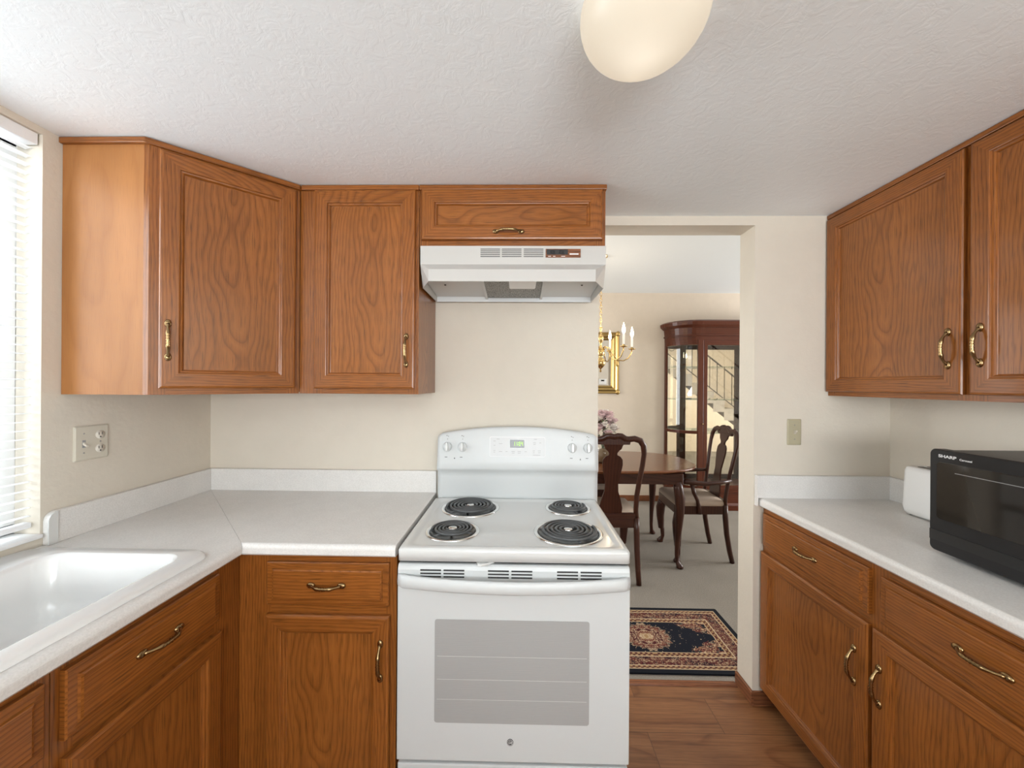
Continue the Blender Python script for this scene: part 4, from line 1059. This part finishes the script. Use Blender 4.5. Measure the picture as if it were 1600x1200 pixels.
def bloom(c, r, m):
    b = MB(); c = Vector(c)
    for layer, (rr, n, tilt) in enumerate(((.95, 7, .2), (.75, 6, .7), (.5, 5, 1.1))):
        for j in range(n):
            a = 2*pi*j/n+layer*.5; d = Vector((cos(a), sin(a), 0)); sd = Vector((-sin(a), cos(a), 0))
            dd_ = d*cos(tilt)+ZA*sin(tilt)
            p0 = c; p1 = c+dd_*r*rr*.6+ZA*r*.15; p2 = c+dd_*r*rr+ZA*r*.30
            w = r*.42
            b.loops([[p0-sd*w*.3, p0+ZA*.001, p0+sd*w*.3], [p1-sd*w+ZA*r*.12, p1, p1+sd*w+ZA*r*.12], [p2-sd*w*.6+ZA*r*.1, p2+ZA*r*.05, p2+sd*w*.6+ZA*r*.1]], closed=False)
    b.ball(c+ZA*r*.25, r*.42, n=8, m=6)
    b.build('bloom', m, t, fix=False)
for k in range(26):
    a = k*2.4; el = radians(84-k*4.6); r = .105
    bloom((fx+r*cos(a)*cos(el), fy+r*sin(a)*cos(el), TZ+.315+r*1.25*sin(el)), random.uniform(.040, .056), PETAL if k % 3 else PETALW)

# ------------------------------------------------------------------ chandelier
cx, cy = .775, 3.66
t = thing('chandelier', 'brass candle chandelier hanging over the dining table', 'chandelier', (cx, cy, 1.66))
b = MB(); b.lathe([(.004, 1.655), (.010, 1.662), (.006, 1.685), (.022, 1.700), (.040, 1.725), (.045, 1.745), (.036, 1.775), (.016, 1.795), (.022, 1.81), (.034, 1.835), (.030, 1.86), (.012, 1.885), (.010, 1.93), (.020, 1.95), (.028, 1.975), (.020, 2.0), (.009, 2.02), (.009, 2.06), (.018, 2.075), (.008, 2.09), (.004, 2.10)], (cx, cy, 0), 20, cap0=True, cap1=True); b.build('stem', BRASS, t)
b = MB(); zz = 2.10; k = 0
while zz < ZCD-.05:
    N = 12; pth = []
    for j in range(N+1):
        a = 2*pi*j/N; w = .010*cos(a); pth.append((cx+(w if k % 2 else 0), cy+(0 if k % 2 else w), zz+.018+.02*sin(a)))
    b.tube(pth, .0022, 5); zz += .031; k += 1
b.build('chain', BRASS, t)
b = MB(); b.lathe([(.06, 0), (.06, -.008), (.03, -.03), (.006, -.045)], (cx, cy, ZCD-.001), 20, cap0=True); b.build('canopy', BRASS, t)
for k in range(6):
    a = radians(60*k); d = Vector((cos(a), sin(a), 0)); c0 = Vector((cx, cy, 0))
    b = MB()
    pth = [c0+d*r+ZA*z for r, z in ((.02, 1.855), (.05, 1.895), (.085, 1.885), (.12, 1.82), (.16, 1.77), (.215, 1.765), (.262, 1.79), (.290, 1.84), (.295, 1.872))]
    b.tube(pth, .0055, 8); e = c0+d*.295
    b.lathe([(.006, 1.868), (.030, 1.874), (.034, 1.880), (.012, 1.882), (.012, 1.895)], (e.x, e.y, 0), 16, cap1=True)
    ar = b.build('arm', BRASS, t)
    b = MB(); b.lathe([(.010, 1.882), (.010, 1.988), (.007, 1.990)], (e.x, e.y, 0), 12, cap1=True); b.build('candle_sleeve', CANDLE, ar)
    b = MB(); b.lathe([(.006, 1.990), (.015, 2.011), (.015, 2.030), (.008, 2.062), (.001, 2.088)], (e.x, e.y, 0), 12); b.build('bulb', BULB, ar)
point('chandelier_light', (cx, cy, 2.16), 5, (1, .84, .64), .15)

# ------------------------------------------------------------------ gold mirror
t = thing('wall_mirror', 'rectangular mirror in an ornate gold frame on the dining room wall', 'mirror', (.98, YW, 1.82))
B = (Vector((.64, YW-.004, 1.42)), XA, ZA, -YA); wmm, hmm = .685, .81
b = MB(); b.frame(B, wmm, hmm, [(0, 0), (0, .018), (.012, .030), (.028, .024), (.05, .034), (.075, .022), (.088, .028), (.10, .020), (.108, .008)], cap=False)
for (x, y) in ((.02, .02), (wmm-.02, .02), (wmm-.02, hmm-.02), (.02, hmm-.02)): b.ball(B[0]+XA*x+ZA*y-YA*.026, .030, .016, .034)
for y in (hmm*.5,):
    for x in (.03, wmm-.03): b.ball(B[0]+XA*x+ZA*y-YA*.026, .022, .014, .05)
b.ball(B[0]+XA*wmm/2+ZA*(hmm-.02)-YA*.026, .07, .016, .035)
b.build('mirror_frame', GOLD, t)
b = MB(); b.add([B[0]+XA*x+ZA*y-YA*.010 for x, y in ((.10, .10), (wmm-.10, .10), (wmm-.10, hmm-.10), (.10, hmm-.10))], [(0, 1, 2, 3)]); b.build('mirror_glass', MIRRORM, t)
t = thing('thermostat', 'small white thermostat on the wall opposite the gold mirror, seen reflected in it', 'thermostat', (1.78, YT, 1.60))
b = MB(); b.box(1.70, 1.86, YT+.001, YT+.028, 1.545, 1.66); q = b.build('housing', WHITEP, t, bevel=.006)
b = MB(); b.box(1.745, 1.815, YT+.0275, YT+.030, 1.61, 1.64); b.build('screen', DISPB, q)

# ------------------------------------------------------------------ curio cabinet
t = thing('curio_cabinet', 'tall mahogany curio cabinet with curved glass ends and a mirrored back', 'cabinet', (2.67, 4.95, 0))
KX0, KX1, KYF, KYB = 1.925, 3.415, 4.785, YW-.006
def kplan(e=0, n=10, back=True):
    """plan outline, counter-clockwise from the back at KX0; quarter-ellipse ends"""
    ex, ey = .315+e, KYB-KYF+e; pts = []
    for k in range(n+1):
        a = radians(90*k/n); pts.append((KX0+.315-ex*cos(a), KYB-ey*sin(a)))
    for k in range(n+1):
        a = radians(90-90*k/n); pts.append((KX1-.315+ex*cos(a), KYB-ey*sin(a)))
    return pts
def kslab(b, e, z0, z1, e2=None):
    b.loops([[(x, y, z0) for x, y in kplan(e)], [(x, y, z1) for x, y in kplan(e if e2 is None else e2)]], True, True, True, False, 'x')
b = MB(); kslab(b, .0, .03, .235); kslab(b, .03, .0, .06); kslab(b, .02, .06, .085, 0.0); kslab(b, .015, .22, .245); b.build('base', MAHOG, t)
b = MB(); kslab(b, 0, 2.09, 2.16); kslab(b, .012, 2.15, 2.17); kslab(b, .0, 2.17, 2.255, .01); kslab(b, .02, 2.255, 2.285, .05); kslab(b, .055, 2.285, 2.325, .06); kslab(b, .06, 2.325, 2.345, .03); b.build('crown', MAHOG, t)
b = MB()
for x in (KX0+.29, KX1-.36):
    b = MB(); b.box(x, x+.068, KYF-.004, KYF+.030, .24, 2.10); b.build('stile', MAHOG, t, bevel=.003)
for x in (KX0, KX1-.028):
    b = MB(); b.box(x, x+.028, KYB-.05, KYB, .24, 2.10); b.build('stile', MAHOG, t, bevel=.003)
b = MB()
def kcurve(name, m, z0, z1, th, a0=4, a1=90, e=0):
    for sgn in (0, 1):
        b = MB()
        rings = []
        for k in range(11):
            a = radians(a0+(a1-a0)*k/10); row = []
            for d, z in ((0, z0), (0, z1), (-th, z1), (-th, z0)):
                ex, ey = .315+e+d, KYB-KYF+e+d
                x = KX0+.315-ex*cos(a); x = x if not sgn else KX0+KX1-x
                row.append((x, KYB-ey*sin(a), z))
            rings.append(row)
        b.loops(rings, True, True, True, False, 'x'); b.build(name, m, t)
for z0, z1 in ((.935, .972), (2.04, 2.10), (.24, .29)): kcurve('curved_rail', MAHOG, z0, z1, .022)
kcurve('curved_glass', GLASS, .245, 2.095, .004, e=-.008)
b = MB(); dx0, dx1 = KX0+.36, KX1-.362
for x in (dx0, dx1-.045): b.box(x, x+.045, KYF-.002, KYF+.022, .245, 2.095)
for z in (.245, 2.035): b.box(dx0+.045, dx1-.045, KYF-.002, KYF+.022, z, z+.06, 'x')
kd = b.build('door', MAHOG, t, bevel=.003)
b = MB(); b.box(dx0+.04, dx1-.04, KYF+.008, KYF+.011, .30, 2.04); b.build('door_glass', GLASS, kd)
b = MB(); b.ball((KX0+.342, KYF-.016, 1.06), .011); b.build('knob', BRASSA, kd)
b = MB(); b.box(KX0+.03, KX1-.03, KYB-.012, KYB-.004, .245, 2.095); b.build('mirror_back', MIRRORB, t, label='mirrored back panel')
for z in (.935, 1.355, 1.765):
    b = MB(); pp = kplan(-.03); b.loops([[(x, min(y, KYB-.014), zz) for x, y in pp] for zz in (z, z+.007)], True, True, True, False); b.build('glass_shelf', SHELFG, t)

# ------------------------------------------------------------------ staircase in the hall (seen in the cabinet's mirror)
t = thing('staircase', 'carpeted straight staircase reflected in the mirrored back of the curio cabinet', 'stairs', (4.3, .7, 0))
rise, run, sx_ = .2, .25, 6.02
NS = 12
pts = [(sx_, 0)]
for k in range(NS): pts += [(sx_-run*k, rise*(k+1)), (sx_-run*(k+1), rise*(k+1))]
xe = sx_-run*NS; pts += [(xe, rise*NS-.35), (sx_-.3, 0)]
b = MB()
for k in range(NS):
    x1_ = sx_-run*k; zt = rise*(k+1)
    b.box(x1_-run, x1_+.02, .105, 1.20, max(0, zt-rise*1.4) if k else 0, zt)
b.build('steps', STEP, t, bevel=.008)
b = MB(); b.prism([(sx_-.25, 0), (xe, rise*NS-.22), (xe, 0)], 'y', 1.185, 1.198); b.build('stringer', WALLD, t)
t = thing('stair_railing', 'black wrought iron stair railing with scrolls reflected in the curio cabinet mirror', 'railing', (4.3, 1.215, 0))
zr_ = lambda x: (sx_-x)*rise/run
b = MB(); b.tube([(xe+.2, 1.215, zr_(xe+.2)+.92), (sx_, 1.215, .92)], .018, 8); b.tube([(sx_, 1.215, .92), (sx_+.08, 1.215, .90), (sx_+.10, 1.215, .84)], .016, 8); b.build('handrail', IRON, t)
b = MB(); b.tube([(xe+.2, 1.215, zr_(xe+.2)+.22), (sx_, 1.215, .22)], .010, 8); b.build('lower_rail', IRON, t)
b = MB(); b.tube([(sx_, 1.215, .01), (sx_, 1.215, .92)], .016, 8); b.build('newel_post', IRON, t)
x = xe+.25; k = 0
while x < sx_-.1:
    b = MB(); b.tube([(x, 1.215, zr_(x)+.22), (x, 1.215, zr_(x)+.92)], .0085, 6)
    if k % 4 == 1:
        for sg in (-1, 1):
            pth = []
            for j in range(26):
                a = j/25*4.2*pi/2; r = .085*(1-j/25*.75)
                pth.append((x+.10+r*cos(a)*1.0, 1.215, zr_(x+.1)+.57+sg*(.15+r*sin(a))))
            b.tube(pth, .007, 6)
    b.build('baluster', IRON, t); x += .17 if k % 4 != 1 else .24; k += 1
